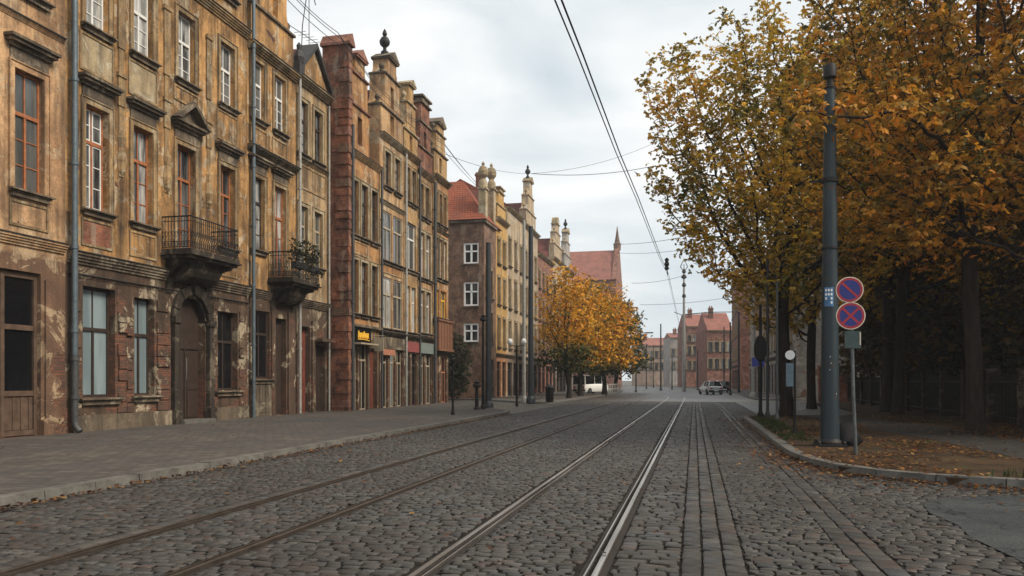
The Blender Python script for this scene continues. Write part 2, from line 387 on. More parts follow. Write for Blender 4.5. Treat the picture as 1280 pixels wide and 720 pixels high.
# ------------------------------------------------------------------ setting: ground, road, pavements
def sheet(name, poly, z, mat):
    mb = MB(); mb.quad(*[(x, y, z) for x, y in poly]); o = mb.build(name, mat); o.data.polygons[0].use_smooth = False
    return tag(o, kind='structure')
def rect(x0, x1, y0, y1): return [(x0,y0),(x1,y0),(x1,y1),(x0,y1)]
sheet('ground', rect(-900,900,-60,1800), -.07, M['ground'])
sheet('road_bed', rect(-9.0,9.0,1.0,62), -.024, M['joint'])
sheet('far_road', rect(-17.2,60,62,420), -.004, M['cobsheet'])
sheet('side_road', rect(2.95,40,36.3,62), -.002, M['cobsheet'])
sheet('left_side_street', [(-8.66,30),(-8.66,62),(-17.2,66),(-60,110),(-60,60)], -.006, M['cobsheet'])
asph = [(2.87,-20),(2.87,8.2),(2.80,9.2),(2.90,9.9),(2.82,10.7),(2.90,11.3),(3.05,11.8),(3.4,12.2),(4.5,12.65),(6,12.6),(10,12.4),(40,12.0),(40,-20)]
sheet('asphalt_road', asph, .006, M['asphalt'])
ISL = [(1.97,34.4),(1.97,30),(1.97,26),(1.97,22),(1.97,19.2),(2.02,17.6),(2.18,16.3),(2.5,15.1),(3.05,14.35),(3.9,13.75),(5.0,13.35),(7,13.0),(10,12.75),(16,12.5),(40,12.3)]
ISLB = [(40,60),(9.6,60),(8.2,52),(7.7,42),(7.3,38.2),(6.2,36.9),(4.2,36.6),(2.9,36.2),(2.2,35.4)]
PAV = [(-8.65,-6),(-8.65,0),(-8.65,6),(-8.65,12),(-8.65,18),(-8.65,24),(-8.65,30),(-8.65,34),(-8.65,37),(-8.95,38.6),(-9.8,40.2),(-12,44.5),(-15.4,51.0),(-16.4,52.8)]
PAV2 = [(-17.4,62.6),(-15.4,60.0),(-13.4,57.2),(-11.6,54.8),(-10.7,54.0),(-10.1,54.4),(-9.9,56),(-9.8,62),(-9.4,75),(-9.2,90),(-9.4,105),(-10.4,120),(-13,140)]
def slab(name, poly, z1, mat):
    mb = MB(); mb.prism(poly, -.06, z1, 'z'); o = mb.build(name, mat); return tag(o, kind='structure')
slab('pavement_left', [(-30,-6)] + PAV + [(-30,52.8)], .118, M['pave'])
slab('pavement_far_left', [(-30,62.6)] + PAV2 + [(-30,140)], .118, M['pave'])
slab('verge', ISL + ISLB, .112, M['earth'])
RP = [(4.9,150),(4.9,68.5),(5.4,67.2),(6.6,66.6),(12,66.4),(40,66.4)]
slab('pavement_right', RP + [(40,150)], .118, M['pave'])
sheet('verge_path', [(7.2,13.6),(10.5,15.2),(9.0,22),(7.6,29),(6.2,36.4),(4.2,36.4),(5.0,30),(5.9,22),(6.2,16.5)], .120, plain('dark_trodden_path', (.032,.029,.026), .9, 0, .4, .15, 2))

def resample(path, step):
    out = [Vector((*path[0], 0))]; acc = 0
    for a, b in zip(path[:-1], path[1:]):
        a = Vector((*a, 0)); b = Vector((*b, 0)); L = (b-a).length; t = step-acc
        while t <= L: out.append(a.lerp(b, t/L)); t += step
        acc = L-(t-step)
    return out
def kerb(name, path, w=.20, inner=1):
    pts = resample(path, .95); mb = MB(); rr = random.Random(3)
    for a, b in zip(pts[:-1], pts[1:]):
        d = (b-a).normalized(); n = Vector((-d.y, d.x, 0))*inner
        a2 = a + d*.006; b2 = b - d*.006; dz = rr.uniform(-.008, .008); dn = rr.uniform(-.008, .008)
        z1 = .135+dz; k = len(mb.v); o = -.055+dn
        for q, z in ((a2+n*o, -.05), (b2+n*o, -.05), (b2+n*(w), -.05), (a2+n*w, -.05)): mb.v.append((q.x, q.y, z))
        for q, z in ((a2+n*(o+.025), z1), (b2+n*(o+.025), z1), (b2+n*w, z1), (a2+n*w, z1)): mb.v.append((q.x, q.y, z))
        for q in ((0,3,2,1),(4,5,6,7),(0,1,5,4),(1,2,6,5),(2,3,7,6),(3,0,4,7)): mb.f.append(tuple(k+i for i in q))
    return tag(mb.build(name, M['kerb']), kind='structure')
kerb('kerb_left', PAV, inner=1)
kerb('kerb_far_left', PAV2, inner=1)
kerb('kerb_verge', ISLB[-4:]+ISL, inner=1)
kerb('kerb_right', RP, inner=1)

# cobbles: every stone real geometry in the near road
RX = (-5.72, -4.27, -2.275, -.84)          # rail gauge faces
def in_poly(x, y, poly):
    r = False; j = len(poly)-1
    for i in range(len(poly)):
        xi, yi = poly[i]; xj, yj = poly[j]
        if (yi > y) != (yj > y) and x < (xj-xi)*(y-yi)/(yj-yi)+xi: r = not r
        j = i
    return r
ISLP = ISL + ISLB
def bend(y):                                # the tracks swing left far down the street
    return -max(0, y-72)**2*.0035
def cobbles():
    rr = random.Random(11); V = []; Fq = []; Cc = []
    def stone(c4, col, crown=.006, inset=.2):
        # worn flat topped sett: dark sides, softly rounded top edge
        cx = sum(p[0] for p in c4)/4; cy = sum(p[1] for p in c4)/4
        b = len(V); zt = rr.uniform(-.006, .006); tx, ty = rr.uniform(-.03,.03), rr.uniform(-.03,.03)
        zz = lambda x, y: zt+(x-cx)*tx+(y-cy)*ty
        for x, y in c4: V.append((x, y, -.045))
        for x, y in c4: V.append((x+(cx-x)*.03, y+(cy-y)*.03, zz(x, y)-.012))
        for x, y in c4: V.append((x+(cx-x)*.03, y+(cy-y)*.03, zz(x, y)-.012))
        for x, y in c4:
            q = rr.uniform(inset*.7, inset*1.3); V.append((x+(cx-x)*q, y+(cy-y)*q, zz(x, y)-.001))
        V.append((cx, cy, zt+crown))
        for i in range(4):
            j = (i+1) % 4
            Fq.append((b+i, b+j, b+4+j, b+4+i)); Fq.append((b+12+i, b+12+j, b+16, b+16))
            Fq.append((b+8+i, b+8+j, b+12+j, b+12+i)); Fq.append((b+12+i, b+12+j, b+16, b+16))
        side = tuple(.35*u for u in (.05,.043,.036))
        Cc.extend([side]*8 + [col]*9)
    def colr(x, y):
        v = rr.uniform(.030, .068)*rr.choice((.8,1,1,1.15)); w = rr.random()
        if w < .14: return (v*1.2, v*.88, v*.72)
        if w < .3: return (v*.97, v*.98, v*.95)
        return (v*1.08, v*.985, v*.86)
    def zone(x0, x1, y0, y1, rowh, ln, skip=None, along=False, jit=.018):
        a, a1 = (x0, x1) if along else (y0, y1)     # direction rows stack in
        n = max(1, round((a1-a)/rowh)); hs = [(a1-a)/n]*n
        pos = a
        for h in hs:
            b0, b1 = (y0, y1) if along else (x0, x1); t = b0 - rr.uniform(0, ln)
            ph = rr.uniform(0, 6)
            while t < b1:
                l = ln*rr.uniform(.68, 1.38); e = min(t+l, b1); s0 = max(t, b0)
                t += l
                if e-s0 < .05: continue
                g = .0085
                wob = lambda u: 0 if along else .022*math.sin(u*1.7+pos*.7)+.012*math.sin(u*4.1+ph)
                if along: c4 = [(pos+g, s0+g), (pos+h-g, s0+g), (pos+h-g, e-g), (pos+g, e-g)]
                else: c4 = [(s0+g, pos+.011+wob(s0)), (e-g, pos+.011+wob(e)), (e-g, pos+h-.011+wob(e)), (s0+g, pos+h-.011+wob(s0))]
                c4 = [(x+rr.uniform(-jit, jit)*(.6 if along else 1), y+rr.uniform(-jit, jit)*(1 if along else .75)) for x, y in c4]
                cx = sum(p[0] for p in c4)/4; cy = sum(p[1] for p in c4)/4
                if skip and skip(cx, cy): continue
                stone(c4, colr(cx, cy), rr.uniform(.0, .005), .17 if not along else .11)
            pos += h
    RW = .115
    isl = lambda x, y: x > 1.9 and (in_poly(x, y, ISLP) or in_poly(x-.05, y-.05, asph) or in_poly(x+.08, y+.05, ISLP))
    Y0, Y1 = 4.0, 62
    zone(-8.66, RX[0]-.20-RW, Y0, Y1, .11, .165)
    zone(RX[0]-.20-RW, RX[0]-RW-.005, Y0, Y1, .19, .22, along=True, jit=.013)
    zone(RX[0]+.13, RX[1]-.13, Y0, Y1, .105, .16)
    zone(RX[1]+RW+.01, RX[2]-RW-.01, Y0, Y1, .105, .165)
    zone(RX[2]+.13, RX[3]-.13, Y0, Y1, .10, .155)
    zone(RX[3]+RW+.01, -.12, Y0, Y1, .15, .215, jit=.010)
    zone(-.12, .45, Y0, Y1, .19, .21, along=True, jit=.013)
    zone(.45, 1.38, Y0, Y1, .105, .155)
    zone(1.38, 1.78, Y0, Y1, .195, .25, isl, along=True, jit=.014)
    zone(1.78, 8.6, Y0, Y1, .11, .165, lambda x, y: isl(x, y) or (x > 2.95 and y > 36.3))
    V = np.array(V); Q = np.array(Fq)
    tri = Q[1::2, :3]; quad = Q[0::2]
    # store as triangles for one face size
    T = np.concatenate([tri[::2], quad[:, [0,1,2]], quad[:, [0,2,3]]])
    o = npmesh('cobbled_road', V, T, M['stones'], None, np.array(Cc), True)
    tag(o, kind='structure')
cobbles()

# tram tracks
def rail_mesh(parent, x, side, mat='railm'):
    ys = [2, 20, 40, 55] + list(range(62, 118, 4)); head = MB(); low = MB()
    for a, b in zip(ys[:-1], ys[1:]):
        xa, xb = x+bend(a), x+bend(b)
        def strip(mb, o0, o1, z0, z1):
            n = len(mb.v)
            for yy, xx in ((a, xa), (b, xb)):
                mb.v += [(xx+o0, yy, z0), (xx+o1, yy, z0), (xx+o1, yy, z1), (xx+o0, yy, z1)]
            for q in ((3,2,6,7),(0,4,5,1),(0,3,7,4),(1,5,6,2)): mb.f.append(tuple(n+i for i in q))
        # side = direction of the gauge (inner) side
        s = side
        strip(head, *sorted((-s*.050, 0)), -.03, .010)
        strip(head, *sorted((s*.052, s*.068)), -.03, .004)
        strip(low, *sorted((s*.001, s*.051)), -.08, -.045)
        strip(low, *sorted((-s*.112, -s*.051)), -.04, -.022)
        strip(low, *sorted((s*.069, s*.118)), -.04, -.022)
    r = head.build('rail', M[mat], parent); low.build('rail_groove', M['railr'], r)
t1 = thing('tram_track', 'near pair of shiny tram rails set in cobbles, running past the photo\'s bottom edge centre', 'tram track')
rail_mesh(t1, RX[2], 1); rail_mesh(t1, RX[3], -1)
t2 = thing('tram_track', 'duller pair of tram rails in cobbles nearer the left pavement kerb', 'tram track')
rail_mesh(t2, RX[0], 1, 'raild'); rail_mesh(t2, RX[1], -1, 'raild')

# ------------------------------------------------------------------ houses
# local frame of a house: x out of the facade, y along it, z up
def wall_open(mb, y0, y1, z0, z1, ops, rd=.32, x=0.0, thick=None):
    ys = sorted(set([y0, y1] + [v for o in ops for v in (o[0], o[1]) if y0 < v < y1]))
    zs = sorted(set([z0, z1] + [v for o in ops for v in (o[2], o[3]) if z0 < v < z1]))
    for a, b in zip(ys[:-1], ys[1:]):
        for c, d in zip(zs[:-1], zs[1:]):
            my, mz = (a+b)/2, (c+d)/2
            if any(o[0] < my < o[1] and o[2] < mz < o[3] for o in ops): continue
            mb.quad((x,a,c), (x,b,c), (x,b,d), (x,a,d))
    for o in ops:
        a, b, c, d = o[:4]
        mb.quad((x,a,c),(x-rd,a,c),(x-rd,a,d),(x,a,d)); mb.quad((x,b,c),(x,b,d),(x-rd,b,d),(x-rd,b,c))
        mb.quad((x,a,d),(x-rd,a,d),(x-rd,b,d),(x,b,d)); mb.quad((x,a,c),(x,b,c),(x-rd,b,c),(x-rd,a,c))
        mb.quad((x-rd,a,c),(x-rd,b,c),(x-rd,b,d),(x-rd,a,d))
    if thick:
        t = x-thick
        mb.quad((x,y0,z0),(x,y0,z1),(t,y0,z1),(t,y0,z0)); mb.quad((x,y1,z0),(t,y1,z0),(t,y1,z1),(x,y1,z1))
        mb.quad((x,y0,z1),(x,y1,z1),(t,y1,z1),(t,y0,z1)); mb.quad((t,y0,z0),(t,y0,z1),(t,y1,z1),(t,y1,z0))

WR = random.Random(17)
def window(root, y, w, z0, z1, frame='wdark', glass='glass', trim='trim', sill=True, hood=0, surr=True, sash=None, trans=.66, rd=.2, bars=True, solid=None):
    a, b = y-w/2, y+w/2; t = .06 if w < 1.3 else .08; x0, x1 = -rd, -rd+.07
    m = MB()
    m.box(x0, x1, a+.002, a+t, z0+.002, z1-.002); m.box(x0, x1, b-t, b-.002, z0+.002, z1-.002)
    m.box(x0, x1, a+t, b-t, z0+.002, z0+t); m.box(x0, x1, a+t, b-t, z1-t, z1-.002)
    zt = z0+(z1-z0)*trans
    m.box(x0, x1+.02, a+t, b-t, zt-.05, zt+.05)
    if w > .6: m.box(x0, x1+.01, y-.035, y+.035, z0+t, zt-.05)
    if w > .6: m.box(x0+.01, x1-.01, y-.02, y+.02, zt+.05, z1-t)
    if bars and not sash:
        for k in (1, 2):
            zz = z0+(zt-z0)*k/3; m.box(x0+.015, x1-.015, a+t, y-.035 if w > .6 else b-t, zz-.014, zz+.014)
            if w > .6: m.box(x0+.015, x1-.015, y+.035, b-t, zz-.014, zz+.014)
    o = m.build('window', M[frame], root)
    if sash:
        s = MB()
        for (p, q) in ((a+t+.005, y-.037), (y+.037, b-t-.005)):
            for (zb, ze, nb) in ((z0+t+.004, zt-.054, 2), (zt+.054, z1-t-.004, 1)):
                e = .045
                s.box(x0+.008, x1-.012, p, p+e, zb, ze); s.box(x0+.008, x1-.012, q-e, q, zb, ze)
                s.box(x0+.008, x1-.012, p+e, q-e, zb, zb+e); s.box(x0+.008, x1-.012, p+e, q-e, ze-e, ze)
                for k in range(1, nb+1):
                    zz = zb+(ze-zb)*k/(nb+1); s.box(x0+.012, x1-.018, p+e, q-e, zz-.014, zz+.014)
        s.build('sash', M[sash], o)
    if glass in ('glass', 'glassb'): glass = WR.choice(('glass', 'glassb', 'glassc', 'glass', 'glassd'))
    g = MB(); g.box(x0+.02, x0+.032, a+t*.5, b-t*.5, z0+t*.5, z1-t*.5); g.build('pane', M[glass], o)
    if surr:
        s = MB(); p = .045; e = .16
        s.box(-.02, p, a-e, a-.003, z0-.02, z1+e); s.box(-.02, p, b+.003, b+e, z0-.02, z1+e); s.box(-.02, p-.004, a-.003, b+.003, z1+.003, z1+e-.002)
        s.box(-.02, p+.03, a-e-.03, a-e, z0-.02, z1+e+.03); s.box(-.02, p+.03, b+e, b+e+.03, z0-.02, z1+e+.03); s.box(-.02, p+.028, a-e, b+e, z1+e, z1+e+.03)
        s.build('surround', M[trim], o)
    if sill:
        s = MB(); s.box(-rd+.075, .12, a-.2, b+.2, z0-.12, z0-.022); s.box(-.02, .20, a-.24, b+.24, z0-.055, z0-.001) if False else s.box(.12, .2, a-.24, b+.24, z0-.07, z0-.024)
        s.box(-.02, .10, a-.12, b+.12, z0-.22, z0-.122)
        s.build('sill', M['stone'], o)
    if hood:
        s = MB(); h0 = z1+.62
        s.box(-.02, .05, a-.14, b+.14, z1+.20, h0-.10)                    # frieze
        s.box(-.02, .12, a-.2, b+.2, h0-.10, h0); s.box(-.02, .24, a-.28, b+.28, h0+.001, h0+.09)
        if hood == 1: s.box(-.02, .31, a-.33, b+.33, h0+.091, h0+.17)
        if hood == 2:                                                      # triangular pediment
            zt0 = h0+.091
            s.box(-.02, .34, a-.38, b+.38, zt0, zt0+.08)
            s.prism([(a-.36, zt0+.081), (b+.36, zt0+.081), (y, zt0+.72)], -.02, .10)
            for sg in (-1, 1):
                e = (w/2+.45)
                s.prism([(y+sg*e, zt0+.081), (y+sg*(e-.18), zt0+.081), (y, zt0+.70), (y, zt0+.86)], .101, .40)
        s.build('window_hood', M['stone'] if hood else M[trim], o)
    return o

def panel_relief(root, y, w, z0, z1, mat='trim', name='relief_panel'):
    m = MB(); a, b = y-w/2, y+w/2
    m.box(-.02, .04, a, b, z0, z0+.06); m.box(-.02, .04, a, b, z1-.06, z1); m.box(-.02, .04, a, a+.06, z0+.061, z1-.061); m.box(-.02, .04, b-.06, b, z0+.061, z1-.061)
    h = z1-z0; rr = random.Random(int(y*100+z0*37))
    for k in range(9):
        t = (k+.5)/9; r = min(h*.24, .05+.12*math.sin(t*math.pi))*rr.uniform(.8,1.2); yy = a+.12+(w-.24)*t; zz = (z0+z1)/2+h*.16*math.sin(t*8+rr.random())
        pts = [(.02+.05*math.sin(q/8*math.pi), yy+r*math.cos(q*.8)*(1-q/11), zz+r*math.sin(q*.8)*(1-q/11)) for q in range(9)]
        m.tube(pts, [.03+.03*math.sin(q/8*math.pi) for q in range(9)], 6)
    return m.build(name, M[mat], root)

def apron(root, y, w, z0, z1, mat):
    m = MB(); a, b = y-w/2, y+w/2
    m.box(-.02, .035, a, b, z0, z0+.07); m.box(-.02, .035, a, b, z1-.07, z1); m.box(-.02, .035, a, a+.07, z0+.071, z1-.071); m.box(-.02, .035, b-.07, b, z0+.071, z1-.071)
    o = m.build('apron_panel', M['trim'], root); f = MB(); f.box(-.02, .008, a+.071, b-.071, z0+.071, z1-.071); f.build('panel_infill', M[mat], o)
def cornice(root, y0, y1, z, proj=.35, h=.35, mat='trim', name='cornice', e0=0, e1=0):
    m = MB(); n = 4
    for k in range(n):
        p = proj*(.3+.7*k/(n-1)); m.box(-.02, p, y0-e0+.002*k, y1+e1-.002*k, z+h*k/n+.0005, z+h*(k+1)/n)
    o = m.build(name, M[mat], root)
    c = MB(); c.box(-.02, proj+.04, y0-e0, y1+e1, z+h+.001, z+h+.025); c.build('flashing', M['lead'], o)
    return o

def drainpipe(root, y, z1, mat='zinc', r=.075, x=.16, low=None, z0=.14):
    m = MB(); zl = 2.3 if low else z0
    m.tube([(x, y, zl), (x, y, z1)], r, 10)
    z = 3.0
    while z < z1-.5: m.tube([(x, y, z), (x, y, z+.09)], r*1.28, 10); m.box(-.02, x-r*.9, y-.02, y+.02, z+.02, z+.06); z += 2.4
    o = m.build('drainpipe', M[mat], root, True)
    if low:
        l = MB(); l.tube([(x, y, .45), (x, y, zl-.002)], r*1.15, 10); l.tube([(x, y, 1.1), (x, y, 1.2)], r*1.45, 10); l.tube([(x, y, zl-.1), (x, y, zl+.06)], r*1.4, 10)
        l.tube([(x, y, .449), (x+.03, y, .3), (x+.16, y+.02, .16)], r*1.1, 10); l.build('standpipe', M[low], o, True)
    return o

def shell(root, W, H, depth, mat, ops, rd=.32, z0=.05):
    m = MB(); wall_open(m, 0, W, z0, H, ops, rd, 0, depth); return m.build('wall', M[mat], root)

def gable(root, y0, y1, z0, steps, mat, trim='trim', ops=(), top='pediment', x=0.0, volute=True, finial=False, thick=.5, sidemat=None):
    """steps: list of (halfwidth, height) from the bottom; centred"""
    yc = (y0+y1)/2; m = MB(); z = z0; tr = MB()
    for i, (hw, h) in enumerate(steps):
        oo = [o for o in ops if z <= o[2] and o[3] <= z+h]
        wall_open(m, yc-hw, yc+hw, z+(.001 if i else 0), z+h, oo, .25, x, thick)
        nx = steps[i+1] if i+1 < len(steps) else None
        if nx:
            tr.box(x-thick-.04, x+.10, yc-hw-.06, yc+hw+.06, z+h+.001, z+h+.10)
            if volute:
                for sg in (-1, 1):
                    w = hw-nx[0]; hh = min(nx[1]*.85, w*1.9); pts = [(yc+sg*nx[0], z+h+.101)]
                    for k in range(9):
                        a = k/8*math.pi/2; pts.append((yc+sg*(nx[0]+w*(1-math.sin(a))*1.0), z+h+.101+hh*(1-math.cos(a))))
                    m.prism(pts, x-thick+.03, x-.03)
                    tr.lathe((x-.25, yc+sg*(hw-.16), z+h+.10), [(.14,0),(.14,.12),(.08,.18),(.17,.34),(.15,.46),(.05,.56),(.01,.62)], 8)
        z += h
    hw = steps[-1][0]
    tr.box(x-thick-.08, x+.14, yc-hw-.1, yc+hw+.1, z+.001, z+.10)
    z += .101
    if top == 'pediment':
        tr.prism([(yc-hw-.14, z), (yc+hw+.14, z), (yc, z+hw*.75)], x-thick-.08, x+.18); z += hw*.75
    elif top == 'flat':
        tr.box(x-thick-.02, x+.05, yc-hw*.8, yc+hw*.8, z, z+.3); tr.box(x-thick-.1, x+.16, yc-hw-.1, yc+hw+.1, z+.301, z+.42); z += .42
    elif top == 'round':
        pts = [(yc+hw*math.cos(a*math.pi/10), z+hw*math.sin(a*math.pi/10)) for a in range(11)]
        tr.prism(pts, x-thick+.02, x+.04); z += hw
    g = m.build('gable', M[mat], root); t = tr.build('coping', M[trim], g)
    if finial:
        f = MB(); f.lathe((x-thick/2, yc, z-.15), [(.22,0),(.22,.2),(.10,.3),(.10,.45),(.27,.62),(.30,.8),(.2,1.0),(.08,1.08),(.14,1.2),(.10,1.35),(.02,1.5)], 12)
        f.build('finial', M['iron'], g, True)
    return g, z

def roof_ridge_x(root, W, z0, zr, depth, mat='roof', x0=-.5, ov=0.0):
    m = MB(); m.prism([(-ov, z0), (W+ov, z0), (W/2, zr)], -depth, x0); return m.build('roof', M[mat], root)
def roof_ridge_y(root, W, z0, zr, depth, mat='roof', x0=.25, y0=0, y1=None):
    m = MB(); y1 = W if y1 is None else y1
    m.prism([(x0, z0), (-depth, z0), (-depth*.5, zr)], y0, y1, 'y'); return m.build('roof', M[mat], root)
def chimney(roof, x, y, z0, z1, w=.7, d=.9, mat='brk'):
    m = MB(); m.box(x-w/2, x+w/2, y-d/2, y+d/2, z0, z1); m.box(x-w/2-.08, x+w/2+.08, y-d/2-.08, y+d/2+.08, z1-.35, z1-.15)
    for k in (-.25, .25): m.lathe((x, y+k*d, z1), [(.12,0),(.10,.4)], 10)
    m.build('chimney', M[mat], roof)

def house(label, X, y0, rot=0, name='town_house', cat='house', group='old town houses along the left pavement', loc=None):
    return thing(name, label, cat, loc or (X, y0, 0), rot, group)

XA = -17.5
# ---------- A: leftmost
y0, y1 = 9.0, 19.42; W = y1-y0
hA = house('ochre house at the left photo edge with a dark wooden shopfront', XA, y0)
L = lambda px, X=XA, b=y0: Yat(px, X)-b
cols = [W-1.36-3.2*2, W-1.36-3.2, L(36)]
ops = []; wins = []
for c in cols:
    wins.append((c, .98, 6.72, 9.9, 'f')); wins.append((c, .98, 12.05, 14.4, 's')); wins.append((c, .98, 16.2, 18, 's'))
for c, w, a, b, k in wins: ops.append((c-w/2, c+w/2, a, b))
sh = (L(-40), L(51), .12, 4.55); ops.append(sh); ops.append((.9, 3.6, .9, 4.4))
shell(hA, W, 20, 9, 'plA', ops)
for c, w, a, b, k in wins:
    window(hA, c, w, a, b, 'wbrown' if k == 'f' else 'wwhite', 'glass', 'plA', hood=1 if k == 'f' else 0, trans=.64)
    if k == 'f': apron(hA, c, 1.3, 5.72, 6.42, 'plA')
sf = MB(); a, b = sh[0], sh[1]
for yy in (a+.05, (a+b)/2, b-.05): sf.box(-.24, -.12, yy-.06, yy+.06, .13, 4.54)
for zz in (.22, 1.28, 3.05, 4.45): sf.box(-.24, -.13, a+.06, b-.06, zz-.07, zz+.07)
for k in range(2):
    p, q = a+.1+k*(b-a)/2, a+(k+1)*(b-a)/2-.1
    for j in range(7): sf.box(-.21, -.17-.01*(j % 2), p+(q-p)*j/7, p+(q-p)*(j+1)/7-.012, .3, 1.2)
s_ = sf.build('shopfront', M['wood'], hA)
g = MB(); g.box(-.2, -.19, a+.05, b-.05, 1.3, 4.5); g.build('pane', M['glassk'], s_)
window(hA, 2.25, 2.7, .9, 4.4, 'wdark', 'glassk', 'plA', surr=False)
cornice(hA, 0, W-.05, 5.22, .18, .26, 'plA', 'string_course'); cornice(hA, 0, W-.05, 11.2, .08, .12, 'plA', 'string_course'); cornice(hA, 0, W, 19.6, .5, .45, 'trim')
roof_ridge_y(hA, W, 20.1, 23.5, 9, 'roofd'); drainpipe(hA, L(86), 19.6, 'zinc', .085, .2, 'piped')
m = MB(); m.box(-.02, .10, sh[1]+.004, W-.35, .12, .55); m.box(-.02, .06, sh[1]+.12, W-.2, .551, 4.4); m.build('pier', M['plA'], hA)

# ---------- B: ornate peeling house with balcony and arched door
y0, y1 = 19.42, 28.95; W = y1-y0
hB = house('ornate peeling ochre house with an iron balcony over an arched doorway', XA, y0)
L = lambda px: Yat(px, XA)-y0
c1, c2, c3, c4 = L(121), L(178.5), L(232.5), L(284)
ops = []
first = [(c1, 'wbrown', 'wwhite', 1), (c2, 'wbrown', None, 1), (c4, 'wbrown', None, 1)]
for c, *_ in first: ops.append((c-.48, c+.48, 6.72, 9.8))
ops.append((c3-.52, c3+.52, 6.12, 9.85))
for c in (c1, c2, c3, c4): ops.append((c-.47, c+.47, 12.15, 14.5))
for c in (c1, c2, c3, c4): ops.append((c-.45, c+.45, 16.4, 18.2))
gw = [(L(103.5), L(144), 1.12, 4.42), (L(168), L(193), 1.15, 4.3), (L(272), L(297), 1.25, 4.25)]
for q in gw: ops.append(q)
ad = (L(221), L(257), .12, 4.55); ops.append(ad)
shell(hB, W, 19.6, 9, 'plB', ops, .38)
for c, fr, sa, hd in first:
    window(hB, c, .96, 6.72, 9.8, fr, 'glassb' if c == c1 else 'glass', 'trim', hood=hd, sash=sa if sa else None, trans=.66, rd=.26); apron(hB, c, 1.3, 5.6, 6.42, 'brk' if c == c1 else 'plB')
window(hB, c3, 1.04, 6.12, 9.85, 'wbrown', 'glass', 'trim', sill=False, hood=2, rd=.28, trans=.7)
for c in (c1, c2, c3, c4):
    window(hB, c, .94, 12.15, 14.5, 'wwhite', 'glassb' if c == c4 else 'glass', 'trim', rd=.24, trans=.6); apron(hB, c, 1.4, 10.75 if c != c3 else 11.35, 11.88, 'trimc' if c in (c1, c2) else 'plB')
    window(hB, c, .9, 16.4, 18.2, 'wwhite', 'glass', 'trim', rd=.24)
for (a, b, c, d), gl in zip(gw, ('glassm', 'glassm', 'glassk')):
    window(hB, (a+b)/2, b-a, c, d, 'wdark', gl, 'stone', sill=True, surr=False, trans=.62, rd=.30, bars=False)
# arched portal
a, b, z0, zt = ad; yc = (a+b)/2; hw = (b-a)/2; zs = zt-hw
sp = MB()
for sg in (-1, 1):
    pts = [(yc+sg*hw, zt), (yc+sg*hw, zs)] + [(yc+sg*hw*math.cos(k*math.pi/20), zs+hw*math.sin(k*math.pi/20)) for k in range(1, 11)]
    sp.prism(pts, -.37, -.02)
for sg in (-1, 1): sp.box(.0, .16, yc+sg*(hw+.17)-.15, yc+sg*(hw+.17)+.15, .12, zs-.1); sp.box(-.01, .22, yc+sg*(hw+.17)-.19, yc+sg*(hw+.17)+.19, zs-.099, zs+.1); sp.box(-.01, .24, yc+sg*(hw+.17)-.2, yc+sg*(hw+.17)+.2, .10, .6)
for k in range(11):
    a0, a1 = k*math.pi/11+.015, (k+1)*math.pi/11-.015; r0, r1 = hw+.02, hw+.36+(.14 if k == 5 else 0)
    sp.prism([(yc+r0*math.cos(a0), zs+.1+r0*math.sin(a0)), (yc+r1*math.cos(a0), zs+.1+r1*math.sin(a0)), (yc+r1*math.cos(a1), zs+.1+r1*math.sin(a1)), (yc+r0*math.cos(a1), zs+.1+r0*math.sin(a1))], -.02, .12+.02*(k % 2)+(.1 if k == 5 else 0))
sp.build('portal', M['soot'], hB)
d_ = MB(); d_.box(-.36, -.30, a+.02, b-.02, .13, zt-.05)
for k in range(2):
    p = a+.06+k*hw
    for (zb, ze) in ((.3, 1.2), (1.3, 2.5)): d_.box(-.30, -.27, p+.08, p+hw-.14, zb, ze)
d_.box(-.30, -.25, a+.02, b-.02, 2.75, 2.9); d_.box(-.30, -.26, yc-.035, yc+.035, .13, 2.75)
do = d_.build('door', M['wdark'], hB)
dp = MB(); dp.box(-.299, -.285, yc+.12, yc+.34, 1.45, 2.45); dp.build('pane', M['glassb'], do)
st = MB(); st.box(-.3, .38, a-.1, b+.1, .10, .24); st.build('doorstep', M['kerb'], hB)
# rusticated blocks on ground floor piers
rr = random.Random(5)
for (p0, p1) in ((.28, gw[0][0]-.08), (gw[0][1]+.08, gw[0][1]+.5), (gw[1][0]-.42, gw[1][0]-.06), (gw[1][1]+.08, ad[0]-.40), (ad[1]+.42, gw[2][0]-.06), (gw[2][1]+.06, W-.25)):
    z = .62; q = MB()
    while z < 4.3:
        h = rr.uniform(.30, .42)
        if rr.random() < .8 and p1-p0 > .12: q.box(-.02, rr.uniform(.03, .085), p0+rr.uniform(0,.05), p1-rr.uniform(0,.05), z, z+h-.03)
        z += h
    q.build('quoin_pier', M['plB'], hB, bevel=.012)
for (p0, p1) in ((.25, ad[0]-.36), (ad[1]+.36, W)): m = MB(); m.box(-.02, .09, p0, p1, .08, .60); m.build('plinth', M['stone'], hB)
cornice(hB, .05, W, 5.02, .20, .34, 'stone', 'string_course'); cornice(hB, .05, W, 4.62, .05, .1, 'plB', 'string_course')
cornice(hB, 0, W, 15.3, .22, .3, 'trim', 'string_course'); cornice(hB, 0, W, 19.1, .55, .5, 'trim')
roof_ridge_y(hB, W, 19.65, 23, 9, 'roofd')
